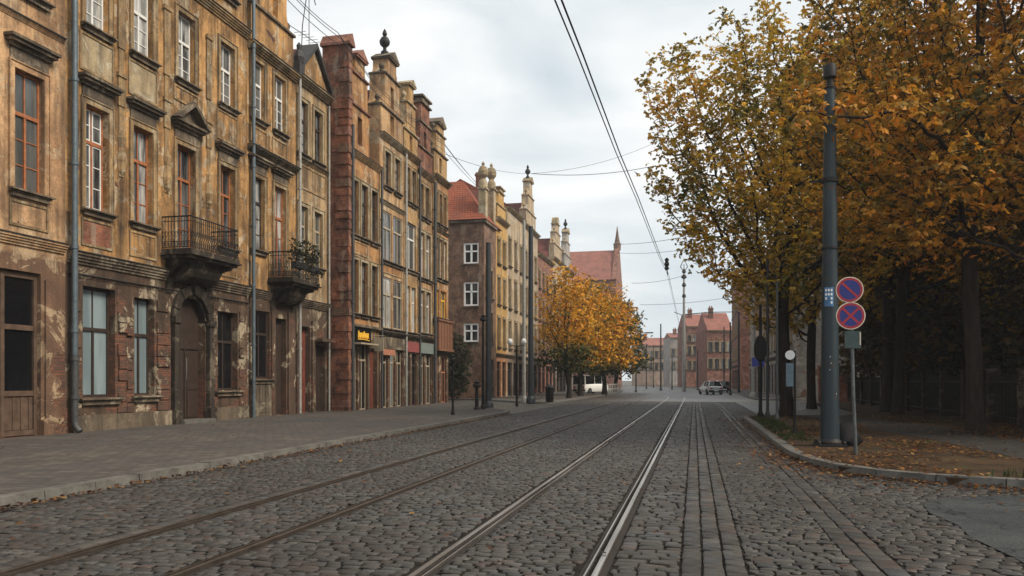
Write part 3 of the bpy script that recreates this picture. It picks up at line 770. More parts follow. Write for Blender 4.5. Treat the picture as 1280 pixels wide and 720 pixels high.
for yy in ((c1+c2)/2, (c2+c3)/2+.05, (c3+c4)/2+.05):
    pil = MB(); pil.box(-.02, .03, yy-.1, yy+.1, 8, 14.4)
    for zz, h in ((10.2, .9), (12.0, 2.2)): pil.box(-.02, .06, yy-.16, yy+.16, zz, zz+h); pil.box(-.02, .10, yy-.2, yy+.2, zz+h+.001, zz+h+.12)
    pil.lathe((.02, yy, 8.0), [(.02,0),(.12,.15),(.18,.5),(.10,.9),(.15,1.2),(.03,1.5)], 8)
    pil.build('stucco_ornament', M['trim'], hB)
drainpipe(hB, L(311.5), 19.0, 'zinc', .075, .2)
def balcony(root, yc, w, z, proj=1.2, plants=False):
    m = MB(); a, b = yc-w/2, yc+w/2
    m.box(-.02, proj, a, b, z-.14, z); m.box(-.02, proj+.06, a-.06, b+.06, z-.2, z-.141); m.box(-.02, proj-.05, a+.06, b-.06, z-.30, z-.201)
    for yy in (a+.35, b-.35):
        pr = [(0-.02, z-.301), (proj-.15, z-.301), (proj-.2, z-.42)] + [(proj*.75*(1-math.sin(t*math.pi/2/6))+.05, z-.42-1.0*(1-math.cos(t*math.pi/2/6))) for t in range(0, 7)] + [(-.02, z-1.5)]
        m.prism(pr, yy-.13, yy+.13, 'y')
    # curved corbel between the brackets
    pr = [(-.02, z-.302), (proj*.7, z-.302)] + [(proj*.7*math.cos(t*math.pi/12), z-.302-.75*math.sin(t*math.pi/12)) for t in range(1, 7)]
    m.prism(pr, a+.50, b-.50, 'y')
    o = m.build('balcony', M['soot'], root)
    r = MB(); h = 1.08
    path = [(0, a+.04), (proj-.05, a+.04), (proj-.05, b-.04), (0, b-.04)]
    for (x1, y1), (x2, y2) in zip(path[:-1], path[1:]):
        for zz, rad in ((z+.06, .014), (z+h, .026), (z+h-.16, .012), (z+.24, .012)): r.tube([(x1, y1, zz), (x2, y2, zz)], rad, 6)
        Ls = math.hypot(x2-x1, y2-y1); n = int(Ls/.115)
        for k in range(n+1):
            t = k/n; x, y = x1+(x2-x1)*t, y1+(y2-y1)*t
            ux, uy = (x2-x1)/Ls, (y2-y1)/Ls
            r.tube([(x, y, z+.06), (x, y, z+.3), (x+ux*.02+.05*abs(uy), y+uy*.02, z+.42), (x, y, z+.62), (x, y, z+h)], .011, 5)
            if k < n:
                mx, my = x+ux*Ls/n/2, y+uy*Ls/n/2
                ring = [(mx+ux*.05*math.cos(q), my+uy*.05*math.cos(q), z+.5+.09*math.sin(q)) for q in [i*math.pi/4 for i in range(9)]]
                r.tube(ring, .009, 4, False)
                ring = [(mx+ux*.045*math.cos(q), my+uy*.045*math.cos(q), z+.15+.05*math.sin(q)) for q in [i*math.pi/4 for i in range(9)]]
                r.tube(ring, .009, 4, False)
    r.build('railing', M['iron'], o)
    return o
balcony(hB, c3+.1, 2.9, 6.05, 1.15)

# ---------- C
y0, y1 = 28.95, 33.0; W = y1-y0
hC = house('narrow golden house with a curved gable and a plant covered balcony', XA, y0)
L = lambda px: Yat(px, XA)-y0
c1, c2 = L(322.5), L(349.5)
ops = [(c1-.46, c1+.46, 7.0, 9.95), (c2-.46, c2+.46, 6.1, 9.95), (c1-.45, c1+.45, 12.35, 14.7), (c2-.45, c2+.45, 12.35, 14.7)]
g1 = (.35, 1.75, 1.7, 4.5); g2 = (2.15, 3.15, .12, 4.3); ops += [g1, g2]
shell(hC, W, 15.2, 9, 'plC', ops, .36)
window(hC, c1, .92, 7.0, 9.95, 'wdark', 'glass', 'trim', hood=1); window(hC, c2, .92, 6.1, 9.95, 'wbrown', 'glass', 'trim', sill=False, hood=1)
for c in (c1, c2): window(hC, c, .90, 12.35, 14.7, 'wwhite', 'glassb', 'trim', trans=.62); apron(hC, c, 1.3, 11.3, 12.0, 'plC')
window(hC, (g1[0]+g1[1])/2, g1[1]-g1[0], g1[2], g1[3], 'wdark', 'glassk', 'stone', surr=False, bars=False)
m = MB(); m.box(-.02, .05, g1[0]-.08, g1[1]+.08, .12, 1.45)
for k in range(6): m.box(.05, .07, g1[0]+k*.235, g1[0]+k*.235+.215, .3, 1.4)
m.build('shutter_panel', M['pipew'] if False else M['stone'], hC)
d_ = MB(); d_.box(-.30, -.25, g2[0]+.01, g2[1]-.01, .13, 4.28); d_.box(-.25, -.22, g2[0]+.1, g2[1]-.1, .3, 1.3); d_.box(-.25, -.22, g2[0]+.1, g2[1]-.1, 1.45, 2.7); d_.build('door', M['wdark'], hC)
m = MB(); m.box(-.02, .08, g1[1]+.06, g2[0]-.06, .12, 4.6); m.box(-.02, .08, g2[1]+.08, W-.25, .12, 4.6); m.build('pier', M['plC'], hC)
cornice(hC, .1, W-.1, 5.02, .18, .3, 'stone', 'string_course'); cornice(hC, 0, W-.05, 10.9, .25, .22, 'stone', 'string_course'); cornice(hC, 0, W-.05, 15.0, .3, .3, 'trim')
gable(hC, 0, W, 15.35, [(1.75, 1.6), (1.15, 1.9), (.6, .8)], 'plC', 'stone', [(W/2-.4, W/2+.4, 17.2, 18.5)], 'pediment')
roof_ridge_x(hC, W, 15.3, 18.2, 9, 'roofd'); drainpipe(hC, W-.02, 15.2, 'pipeg', .07, .2)
balcony(hC, c2+.25, 2.5, 5.95, 1.15)
m = MB(); m.box(-.02, .3, W-.25, W+.25, 15.3, 15.9); m.lathe((.14, W, 15.9), [(.2,0),(.26,.25),(.2,.5),(.1,.6),(.12,.8),(.02,.95)], 10); m.build('corner_ornament', M['lead'], hC)

# ---------- D
y0, y1 = 33.0, 36.25; W = y1-y0
hD = house('sandy house with a small triangular pediment beside the brick gable', XA, y0)
L = lambda px: Yat(px, XA)-y0
c1, c2 = L(378.5), L(397.5)
ops = []
for c in (c1, c2): ops += [(c-.43, c+.43, 7.0, 9.6), (c-.43, c+.43, 12.0, 14.4)]
g1 = (.25, 1.35, .12, 4.1); g2 = (1.75, 2.9, .12, 3.3); ops += [g1, g2]
shell(hD, W, 15.2, 9, 'plD', ops, .34)
for c in (c1, c2):
    window(hD, c, .86, 7.0, 9.6, 'wcream', 'glassb', 'trimc'); window(hD, c, .86, 12.0, 14.4, 'wdark', 'glass', 'trimc')
apron(hD, W/2, 2.6, 10.4, 11.5, 'plD')
for gq, mt in ((g1, 'woodr'), (g2, 'wdark')):
    d_ = MB(); d_.box(-.30, -.25, gq[0]+.01, gq[1]-.01, .13, gq[3]-.02); d_.box(-.25, -.22, gq[0]+.1, gq[1]-.1, .3, 1.3); d_.box(-.25, -.22, gq[0]+.1, gq[1]-.1, 1.45, 2.7); d_.build('door', M[mt], hD)
m = MB(); m.box(-.02, .10, g1[1]+.06, g2[0]-.06, .12, 4.4); m.box(-.02, .5, g2[0]-.15, g2[1]+.1, 3.45, 3.6); m.build('pier', M['plD'], hD)
cornice(hD, 0, W, 5.0, .2, .3, 'stone', 'string_course'); cornice(hD, 0, W, 11.6, .1, .14, 'trim', 'string_course'); cornice(hD, 0, W, 15.1, .35, .3, 'trimc')
m = MB(); m.prism([(.0, 15.45), (W, 15.45), (W/2, 17.2)], -.5, .05); pe = m.build('pediment', M['plC'], hD)
m = MB(); 
for sg in (-1, 1): m.prism([(W/2+sg*(W/2+.15), 15.43), (W/2+sg*(W/2+.15), 15.6), (W/2, 17.45), (W/2, 17.22)], -.55, .25)
m.build('coping', M['lead'], pe)
roof_ridge_x(hD, W, 15.3, 17.3, 9, 'roofd', -.56)
drainpipe(hD, W-.15, 15.0, 'pipeg', .05, .12)

# ---------- E..I : gabled houses standing a metre forward
XE = -16.5
def shop_ground(h, W, zt, ops_only=False, n=2, mats=('glassk',), post='wcream', fascia=None, name='shopfront'):
    pass
# E
y0, y1 = 36.25, 40.35; W = y1-y0
hE = house('amber gabled house with red brick side wall and a yellow lettered shop sign', XE, y0)
L = lambda px: Yat(px, XE)-y0
c1, c2, c3 = L(443.5), L(455.5), L(467.8)
ops = []
for c in (c1, c2, c3): ops += [(c-.40, c+.40, 5.0, 7.65), (c-.40, c+.40, 8.9, 11.6)]
sg_ = [(.55, 1.25, .12, 3.5), (1.45, 2.5, .12, 3.5), (2.8, 3.75, .12, 3.3)]; ops += sg_
m = MB(); wall_open(m, 0.3, W, .05, 13.0, ops, .3, 0, 9); m.build('wall', M['plE'], hE)
m = MB(); m.box(-10, .06, -.02, .3, .05, 15.6); m.box(-1.3, .08, -.04, .42, 12.8, 18.0); m.build('brick_side_wall', M['brk'], hE)
rr = random.Random(9); z = .3
while z < 17.4:                          # toothed brick quoins up the free corner
    h = rr.uniform(.26, .5); q = MB(); w = rr.choice((.45,.8,.6))
    q.box(-w, .06+rr.uniform(.02,.06) if z < 12.7 else .08+rr.uniform(.02,.05), -.02-rr.uniform(.02,.07)-(.02 if z > 12.7 else 0), .28, z, z+h); z += h+rr.uniform(.05,.45)
    q.build('quoin', M[rr.choice(('brk','brk','brkf','brkd'))], hE)
m = MB(); m.box(-1.4, .2, -.12, .5, 18.001, 18.14); m.prism([(-.1, 18.141), (.48, 18.141), (.19, 18.6)], -1.4, .2); m.box(-1.38, .14, -.09, .47, 15.4, 15.55); m.build('coping', M['brkf'], hE)
for c in (c1, c2, c3):
    window(hE, c, .80, 5.0, 7.65, 'wdark', 'glass', 'trimc', sill=True); window(hE, c, .80, 8.9, 11.6, 'wdark', 'glass', 'trimc')
apron(hE, (c1+c2)/2, 2.0, 7.95, 8.6, 'plE'); cornice(hE, .3, W, 12.75, .2, .25, 'trim')
gable(hE, .3, 2.75, 13.001, [(1.2, 2.3), (.95, 1.6), (.6, .9)], 'plE', 'brkf', [(1.525-.28, 1.525+.28, 13.5, 14.9)], 'pediment')
roof_ridge_x(hE, W, 13.0, 17.2, 9, 'roofd', -.6)
m = MB(); m.box(-.02, .22, .35, W-.1, 4.3, 4.42); m.build('string_course', M['stone'], hE)
m = MB(); m.box(.02, .14, .6, 2.6, 3.55, 4.28); sg = m.build('shop_sign', M['void'], hE)
m = MB(); rr = random.Random(4)
for k in range(6):                       # unreadable yellow brush script
    yb = .95+k*.22
    pts = [(.15, yb, 3.75), (.155, yb+.04, 3.98+.12*(k in (0, 3))), (.15, yb+.11, 4.02), (.155, yb+.13, 3.8), (.15, yb+.2, 3.74+.05*(k % 2))]
    m.tube(pts, .045, 6)
m.tube([(.15, .9, 3.68), (.15, 1.6, 3.70), (.15, 2.35, 3.66)], .03, 6)
m.build('lettering', M['yellow'], sg)
m = MB(); m.box(.0, .5, .5, 2.75, 3.42, 3.50); m.build('awning', M['wcream'], hE)
m = MB(); m.box(.2, .72, 2.87, 2.93, 3.15, 3.85); m.tube([(-.02,2.9,3.95),(.75,2.9,3.95)], .02, 6); m.tube([(.3,2.9,3.95),(.3,2.9,3.84)], .012, 5); m.tube([(.62,2.9,3.95),(.62,2.9,3.84)], .012, 5); m.build('hanging_sign', M['wcream'], hE)
for q, mt in zip(sg_, ('glassk', 'glassk', 'woodr')):
    if mt == 'woodr':
        d_ = MB(); d_.box(-.28, -.22, q[0]+.01, q[1]-.01, .13, q[3]-.02); d_.box(-.22, -.19, q[0]+.1, q[1]-.1, .3, 1.4); d_.build('door', M[mt], hE)
    else: window(hE, (q[0]+q[1])/2, q[1]-q[0], q[2], q[3], 'wcream', mt, 'plE', sill=False, surr=False, trans=.75, bars=False)
drainpipe(hE, .36, 14.2, 'piped', .08, .14); drainpipe(hE, W-.05, 13.0, 'piped', .07, .16)
# F
y0, y1 = 40.35, 44.05; W = y1-y0
hF = house('cream house with the tallest stepped gable topped by an urn finial', XE, y0)
L = lambda px: Yat(px, XE)-y0
cw = [L(484.5), L(496.5)]
ops = []
for c in cw: ops += [(c-.42, c+.42, 12.3, 14.2)]
lo = [(.35, 1.75, 8.2, 10.9), (2.0, 3.4, 8.2, 10.9), (.35, 1.75, 4.5, 7.3), (2.0, 3.4, 4.5, 7.3)]
gs = [(.25, 1.2, .12, 3.3), (1.45, 2.3, .12, 3.3), (2.5, 3.5, .12, 3.3)]
shell(hF, W, 15.0, 9, 'plF', ops+lo+gs, .3)
for c in cw: window(hF, c, .84, 12.3, 14.2, 'wdark', 'glass', 'trimc')
for a, b, c, d in lo: window(hF, (a+b)/2, b-a, c, d, 'wcream', 'glassb', 'trimc', surr=False, bars=False, rd=.12)
apron(hF, W/2, 3.0, 7.5, 8.0, 'plE')
for q, mt in zip(gs, ('glassk', 'glassm', 'glassk')): window(hF, (q[0]+q[1])/2, q[1]-q[0], q[2], q[3], 'wcream', mt, 'plF', sill=False, surr=False, trans=.78, bars=False)
m = MB(); m.box(.0, .10, .1, W-.1, 3.35, 4.0); m.build('fascia', M['stone'], hF)
m = MB(); m.box(.102, .16, .15, 1.9, 3.0, 3.32); m.build('shop_sign', M['orange'], hF)
cornice(hF, 0, W, 4.05, .25, .2, 'stone', 'string_course'); cornice(hF, 0, W, 11.2, .12, .18, 'trimc', 'string_course'); cornice(hF, 0, W, 14.75, .25, .25, 'trimc')
gable(hF, 0, W, 15.03, [(1.7, 1.5), (1.1, 1.9), (.62, 1.0)], 'plF', 'stone', [(W/2-.3, W/2+.3, 15.3, 16.4), (W/2-.25, W/2+.25, 16.8, 18.0)], 'pediment', finial=True, thick=.9)
roof_ridge_x(hF, W, 15.0, 18.0, 9, 'roofd', -.95)
drainpipe(hF, W-.03, 14.8, 'pipeg', .07, .16)
# G
y0, y1 = 44.05, 46.45; W = y1-y0
hG = house('narrow yellow house with a slim open topped gable between cream and tawny houses', XE, y0)
L = lambda px: Yat(px, XE)-y0
ops = [(.3, 1.0, 12.2, 14.2), (1.3, 2.0, 12.2, 14.2), (.25, 2.1, 8.2, 11.0), (.3, 1.05, 4.5, 7.2), (1.3, 2.05, 4.5, 7.2), (.2, 1.1, .12, 3.2), (1.3, 2.2, .12, 3.2)]
shell(hG, W, 15.0, 9, 'plG', ops, .3)
for a, b, c, d in ops[:2]: window(hG, (a+b)/2, b-a, c, d, 'wdark', 'glass', 'trim', bars=False)
for a, b, c, d in ops[2:5]: window(hG, (a+b)/2, b-a, c, d, 'wwhite', 'glassb', 'trimc', bars=False, surr=False)
for a, b, c, d in ops[5:]: window(hG, (a+b)/2, b-a, c, d, 'wdark', 'glassk', 'plG', sill=False, surr=False, trans=.78, bars=False)
m = MB(); m.box(.0, .12, .1, W-.1, 3.3, 3.9); m.build('shop_sign', M['redsign'], hG)
cornice(hG, 0, W, 4.05, .25, .2, 'stone', 'string_course'); cornice(hG, 0, W, 14.75, .25, .25, 'trim')
gable(hG, 0, W, 15.03, [(1.15, 1.3), (.75, 1.7), (.42, 1.1)], 'plG', 'trimc', [(W/2-.25, W/2+.25, 15.3, 16.2)], 'pediment', thick=.7)
roof_ridge_x(hG, W, 15.0, 17.0, 9, 'roofd', -.75)
drainpipe(hG, W-.03, 14.8, 'piped', .07, .16)
# H
y0, y1 = 46.45, 49.25; W = y1-y0
hH = house('tawny house with a dark red brick chimney gable', XE, y0)
ops = [(.3, 1.0, 11.8, 13.8), (1.4, 2.1, 11.8, 13.8), (.3, 1.2, 8.0, 10.8), (1.5, 2.4, 8.0, 10.8), (.3, 1.2, 4.6, 7.2), (1.5, 2.4, 4.6, 7.2), (.2, 1.25, .12, 3.2), (1.5, 2.6, .12, 3.2)]
shell(hH, W, 14.6, 9, 'plH', ops, .3)
for a, b, c, d in ops[:2]: window(hH, (a+b)/2, b-a, c, d, 'wdark', 'glass', 'trim', bars=False)
for a, b, c, d in ops[2:6]: window(hH, (a+b)/2, b-a, c, d, 'wwhite', 'glassb', 'trimc', bars=False)
for a, b, c, d in ops[6:]: window(hH, (a+b)/2, b-a, c, d, 'wcream', 'glassk', 'plH', sill=False, surr=False, trans=.78, bars=False)
m = MB(); m.box(.0, .12, .1, W-.1, 3.3, 3.95); m.build('shop_sign', M['mint'], hH)
cornice(hH, 0, W, 4.05, .25, .2, 'stone', 'string_course'); cornice(hH, 0, W, 14.35, .25, .25, 'trim')
gable(hH, 0, W, 14.63, [(1.35, 1.4), (1.0, 1.6), (.8, 1.2)], 'brk', 'stone', [(W/2-.25, W/2+.25, 16.2, 17.2)], 'flat', thick=.8, volute=False)
roof_ridge_x(hH, W, 14.6, 17.0, 9, 'roofd', -.85)
drainpipe(hH, W-.03, 14.4, 'piped', .11, .2)
# I
y0, y1 = 49.25, 52.65; W = y1-y0
hI = house('yellow corner house with a brown panelled bay at the side street', XE, y0)
ops = [(.4, .95, 12.0, 14.0), (1.4, 1.95, 12.0, 14.0), (2.35, 2.9, 12.0, 14.0)]
o2 = [(.35, 1.15, 8.4, 11.0), (1.35, 2.05, 8.4, 11.0), (2.25, 3.0, 8.4, 11.0), (.35, 1.4, 5.8, 7.6), (1.75, 3.0, 5.8, 7.6), (.3, 1.4, .12, 3.2), (1.8, 3.0, .12, 3.2)]
shell(hI, W, 15.0, 9, 'plE', ops+o2, .3)
for a, b, c, d in ops: window(hI, (a+b)/2, b-a, c, d, 'wdark', 'glass', 'trim', bars=False)
for a, b, c, d in o2[:3]: window(hI, (a+b)/2, b-a, c, d, 'wwhite', 'glassb', 'trimc', bars=False)
for a, b, c, d in o2[3:5]: window(hI, (a+b)/2, b-a, c, d, 'yellow', 'glassb', 'trimc', bars=False, surr=False)
for a, b, c, d in o2[5:]: window(hI, (a+b)/2, b-a, c, d, 'orange', 'glassk', 'plE', sill=False, surr=False, bars=False)
m = MB(); m.box(-.02, .35, .2, W-.1, 3.7, 5.5); m.box(-.02, .43, .1, W, 5.501, 5.62); m.box(-.02, .43, .1, W, 3.55, 3.699)
for k in range(6): m.box(.35, .38, .25+k*(W-.42)/5-.04, .25+k*(W-.42)/5+.04, 3.701, 5.499)
m.box(.35, .37, .2, W-.1, 4.55, 4.63); m.build('bay', M['brownp'], hI)
cornice(hI, 0, W, 11.4, .15, .15, 'trim', 'string_course'); cornice(hI, 0, W, 14.75, .3, .25, 'trim')
gable(hI, 0, W, 15.03, [(1.4, 1.6), (.95, 1.3), (.7, .6)], 'plG', 'stone', [(W/2-.25, W/2+.25, 15.4, 16.4)], 'pediment', thick=.7)
roof_ridge_x(hI, W, 15.0, 17.4, 9, 'roofd', -.75)

# ---------- beyond the side street
XJ = -17.0
# J : brown brick corner house, end wall to the camera
y0 = 64.1; W = 4.1
hJ = house('brown brick corner house with a red hipped roof facing the side street', XJ, y0)
m = MB()                                                  # end wall (facing the viewer) with openings
eo = []
xw = -1.15
ops_e = [(-1.75, -.45, Zat(329, XJ, y0), Zat(303, XJ, y0)), (-1.75, -.45, Zat(382, XJ, y0), Zat(352, XJ, y0)), (-1.75, -.45, Zat(427, XJ, y0), Zat(404, XJ, y0))]
tmp = MB(); wall_open(tmp, -10, 0, .05, 14.7, ops_e, .22)
m.v = [(yy, -xx, zz) for xx, yy, zz in tmp.v]; m.f = tmp.f
frontops = [(.5, 1.4, 4.8, 7.4), (2.0, 2.9, 4.8, 7.4), (.5, 1.4, 8.6, 11), (2.0, 2.9, 8.6, 11), (.5, 3.3, .12, 3.4)]
wall_open(m, 0, W, .05, 14.7, frontops, .25)
m.quad((0, W, .05), (-10, W, .05), (-10, W, 14.7), (0, W, 14.7)); m.quad((-10, 0, .05), (-10, W, .05), (-10, W, 14.7), (-10, 0, 14.7)); m.quad((0, 0, 14.7), (0, W, 14.7), (-10, W, 14.7), (-10, 0, 14.7))
m.build('wall', M['brkd'], hJ)
for a, b, c, d in ops_e:                                  # windows of the end wall: frame turned to face -y
    w_ = MB(); y_in = .16
    for (p, q, r_, s_) in ((a, a+.13, c, d), (b-.13, b, c, d), (a+.13, b-.13, c, c+.13), (a+.13, b-.13, d-.13, d), (a+.13, b-.13, c+(d-c)*.6-.06, c+(d-c)*.6+.06), ((a+b)/2-.07, (a+b)/2+.07, c+.13, d-.13)):
        w_.box(p, q, y_in-.1, y_in, r_, s_)
    wo = w_.build('window', M['white'], hJ)
    g_ = MB(); g_.box(a, b, y_in+.002, y_in+.012, c, d); g_.build('pane', M['glass'], wo)
    s_ = MB(); s_.box(a-.1, b+.1, -.12, y_in-.1, c-.12, c-.002); s_.build('sill', M['stone'], wo)
for a, b, c, d in frontops[:4]: window(hJ, (a+b)/2, b-a, c, d, 'wdark', 'glass', 'trim', bars=False)
a, b, c, d = frontops[4]; window(hJ, (a+b)/2, b-a, c, d, 'wdark', 'glassk', 'trim', bars=False, sill=False, surr=False)
m = MB(); m.box(-10.1, .2, -.2, W-.1, 14.701, 14.95); m.build('cornice', M['stone'], hJ)
n = MB(); zr = 18.9
n.v = [(-10, -.3, 14.96), (.25, -.3, 14.96), (.25, 5.5, 14.96), (-10, 5.5, 14.96), (-10, 2.7, zr), (-2.6, 2.7, zr)]
n.f = [(0,1,5,4), (1,2,5), (2,3,4,5), (0,4,3), (0,3,2,1)]
n.build('roof', M['roof'], hJ)
m = MB()
for yy, t in ((.5, 0), (3.3, .6)):
    m.box(-.5, .1, yy-.4, yy+.4, 14.951, 17.5+t); m.box(-.6, .2, yy-.5, yy+.5, 17.501+t, 17.65+t)
    m.lathe((-.2, yy, 17.65+t), [(.4,0),(.35,.5),(.2,.8),(.42,1.1),(.45,1.4),(.3,1.75),(.1,1.9),(.15,2.05),(.02,2.25)], 10)
m.build('turret', M['trimc'], hJ)
# K
def simple_house(label, X, y0, y1, H, mat, gtop=None, floors=((4.6,7.2),(8.4,10.8),(12,14)), nw=2, trim='trimc', frame='wdark', glass='glass', roof='roofd', group='old town houses along the left pavement', rot=0, loc=None, steps=None, zr=None, finial=False, w=.9, ridge='x', shop=True, depth=9, top='pediment', W=None, name='town_house'):
    W = W or y1-y0; h = house(label, X, y0, rot, name, 'house', group, loc)
    ops = []
    for a, b in floors:
        for k in range(nw): c = W*(k+.5)/nw; ops.append((c-w/2, c+w/2, a, b))
    so = []
    if shop:
        n = max(1, nw); so = [(W*k/n+.3, W*(k+1)/n-.3, .12, 3.3) for k in range(n)]
    shell(h, W, H, depth, mat, ops+so, .28)
    for a, b, c, d in ops: window(h, (a+b)/2, b-a, c, d, frame, glass, trim, bars=False, sill=True)
    for a, b, c, d in so: window(h, (a+b)/2, b-a, c, d, 'wdark', 'glassk', trim, bars=False, sill=False, surr=False, trans=.78)
    if shop: cornice(h, 0, W, 3.7, .25, .25, 'stone', 'string_course')
    cornice(h, 0, W, H-.3, .35, .3, trim)
    if steps: gable(h, 0, W, H+.04, steps, mat, trim, (), top, finial=finial, thick=.7)
    if ridge == 'x': roof_ridge_x(h, W, H+.03, zr or H+3, depth, roof, -.75 if steps else .2)
    else: rf = roof_ridge_y(h, W, H+.03, zr or H+3, depth, roof, .35); chimney(rf, -depth*.35, W*.3, H+1, (zr or H+3)+1.0)
    return h
simple_house('bright yellow slim house beside the brown brick corner house', XJ, 68.2, 72.4, 16.0, 'plY', steps=[(1.6,1.2),(.9,1.2)], top='flat', floors=((4.6,7.2),(8.4,10.8),(12,14.2)), nw=2)
simple_house('grey plaster house with a red tiled roof and chimney before the spired gable', XJ, 72.4, 79.9, 17.8, 'plW', ridge='y', roof='roof', zr=20.6, floors=((4.6,7.2),(8.4,11.2),(12.4,15)), nw=3)
simple_house('pale house whose tall gable carries a dark pinnacle', XJ, 79.9, 87.4, 17.6, 'plW', steps=[(2.6,1.7),(1.5,1.7),(.7,1.6)], finial=True, floors=((4.6,7.2),(8.4,11.2),(12.4,15)), nw=3)
simple_house('reddish house with a big brick chimney behind the yellow tree', XJ, 87.4, 97.0, 15.8, 'brkf', ridge='y', roof='roofd', zr=18.6, nw=4)
simple_house('white fronted gabled house behind the yellow tree', XJ, 97.0, 105.0, 16.8, 'plW', steps=[(2.8,1.8),(1.7,1.6),(.9,1.2)], nw=3, top='round')
simple_house('farthest white gable with a finial left of the church', XJ, 105.0, 113.5, 16.8, 'plX', steps=[(2.9,1.8),(1.6,1.8),(.8,1.4)], nw=3, finial=True)

# church with steep red roof
ch = thing('church', 'brick church with a steep faded red roof and a thin corner pinnacle', 'church', (-15.8, 166, 0))
m = MB(); m.box(-24, 0, 0, 14, .05, 22.4); m.build('wall', M['brkf'], ch)
for k in range(4):
    a = -3.6-k*5; g = MB(); g.prism([(a, 6), (a-1.6, 6), (a-1.6, 15)]+[(a-.8-.8*math.cos(q*math.pi/6), 15+1.4*math.sin(q*math.pi/6)) for q in range(7)][1:], -.05, .02, 'y'); g.build('window', M['glass'], ch)
m = MB(); m.prism([(-.4, 22.41), (14.4, 22.41), (7, 29.6)], -24, -.9); m.build('roof', M['roofp'], ch)
m = MB(); m.prism([(-.5, 22.42), (14.5, 22.42), (7, 30.6)], -.88, .06); m.build('gable', M['brkf'], ch)
m = MB(); m.lathe((-.4, 7, 29.6), [(.75,0),(.8,1.2),(.95,1.3),(.6,1.6),(.35,3.0),(.04,5.2)], 8); m.build('pinnacle', M['brkd'], ch)

# far pale block closing the view on the left of the mast
GF = 'distant buildings closing the street'
def far_house(label, px0, px1, ytop, D, mat, roof='roofp', rr_=2.5, floors=((4.6,6.6),(8,10)), nw=3):
    a = PD(px0, 475, D); b = PD(px1, 475, D); Wd = math.hypot(b[0]-a[0], b[1]-a[1]); rot = math.atan2(b[1]-a[1], b[0]-a[0]) - math.pi/2
    H = CAMH + (475-ytop)*D/F
    return simple_house(label, 0, 0, 0, H, mat, W=Wd, rot=rot, loc=(a[0], a[1], 0), ridge='y', zr=H+rr_, roof=roof, floors=floors, nw=nw, group=GF, shop=False, depth=10)
far_house('low pinkish far house beside the end of the yellow trees', 796, 838, 432, 230, 'plP', nw=6)
far_house('pale far house with white front left of the tall mast', 838, 867, 422, 215, 'plX', rr_=1.5, nw=4)
far_house('distant red brick house with red roof right of the tall mast', 858, 886, 408, 185, 'brkf', rr_=3.2, nw=4, floors=((4,6),(7.5,9.5),(10.5,12)))
far_house('distant gabled red house behind the parked silver car', 884, 916, 413, 165, 'brkf', rr_=4.0, nw=4, floors=((4,6),(7.5,9.5)))

# right hand row
GR = 'houses along the right side beyond the verge'
XR = 8.0
def right_house(label, y0, y1, H, mat, X=XR, **k):
    return simple_house(label, 0, 0, 0, H, mat, W=y1-y0, rot=math.pi, loc=(X, y1, 0), group=GR, **k)
M['plZ'] = plaster('dark_grey_render', (.22,.20,.18), (.15,.135,.12), (.07,.06,.05), (.30,.27,.23), 3, .02, None, .7, 19)
hR = right_house('grey brown corner house behind the trees across the side road', 70, 83.5, 13, 'plZ', ridge='y', roof='roofd', nw=5, floors=((4.8,7),(8.6,10.8)))
right_house('grey rendered house right of the street behind the leaning branches', 83.5, 100, 14.5, 'plX', ridge='y', roof='roofd', nw=5, frame='wwhite')
right_house('pinkish house beyond the grey one on the right side', 100, 124, 13.5, 'plP', ridge='y', roof='roofp', nw=7)
right_house('tall plain brick block at the end of the right row', 128, 150, 17.8, 'brkf', X=6.6, ridge='y', zr=18.6, nw=5, floors=((4.8,7),(8.6,10.8),(12.4,14.6)))

# ------------------------------------------------------------------ trees
def grow(seed, trunk_h, lobes, natt, step=.55, dk=.95, lean=(0,0), maxit=90):
    r = np.random.default_rng(seed); att = []
    wts = np.array([l[1][0]*l[1][1]*l[1][2] for l in lobes]); wts = wts/wts.sum()
    while len(att) < natt:
        k = r.choice(len(lobes), p=wts); c, ra = lobes[k]
        u = r.normal(size=3); u /= np.linalg.norm(u); rad = r.random()**(1/2.2)
        att.append(np.array(c)+u*np.array(ra)*rad)
    att = [Vector(a) for a in att]
    nodes = []; par = []; n = max(2, int(trunk_h/step))
    for i in range(n+1):
        t = i/n; nodes.append(Vector((lean[0]*t+.10*math.sin(t*3+seed), lean[1]*t+.10*math.sin(t*2+seed*2), trunk_h*t))); par.append(i-1)
    alive = list(range(len(att)))
    for it in range(maxit):
        kd = kdtree.KDTree(len(nodes))
        for i, p in enumerate(nodes): kd.insert(p, i)
        kd.balance(); pull = {}; keep = []
        for a in alive:
            co, i, d = kd.find(att[a])
            if d < dk: continue
            keep.append(a); pull.setdefault(i, Vector()); pull[i] += (att[a]-co).normalized()
        alive = keep
        if not alive: break
        added = 0
        for i, v in pull.items():
            d = v.normalized() + Vector((r.uniform(-.25,.25), r.uniform(-.25,.25), r.uniform(-.2,.2)+.04))
            q = nodes[i] + d.normalized()*step
            if kd.find(q)[2] < step*.35: continue
            nodes.append(q); par.append(i); added += 1
        if not added: break
    N = len(nodes); acc = [0.0]*N; rad = [0.0]*N; kids = [[] for _ in range(N)]
    for i in range(N-1, -1, -1):
        rad[i] = max(.012, acc[i]**(1/2.25)) if acc[i] else .012
        if par[i] >= 0: acc[par[i]] += rad[i]**2.25; kids[par[i]].append(i)
    return nodes, par, rad, kids
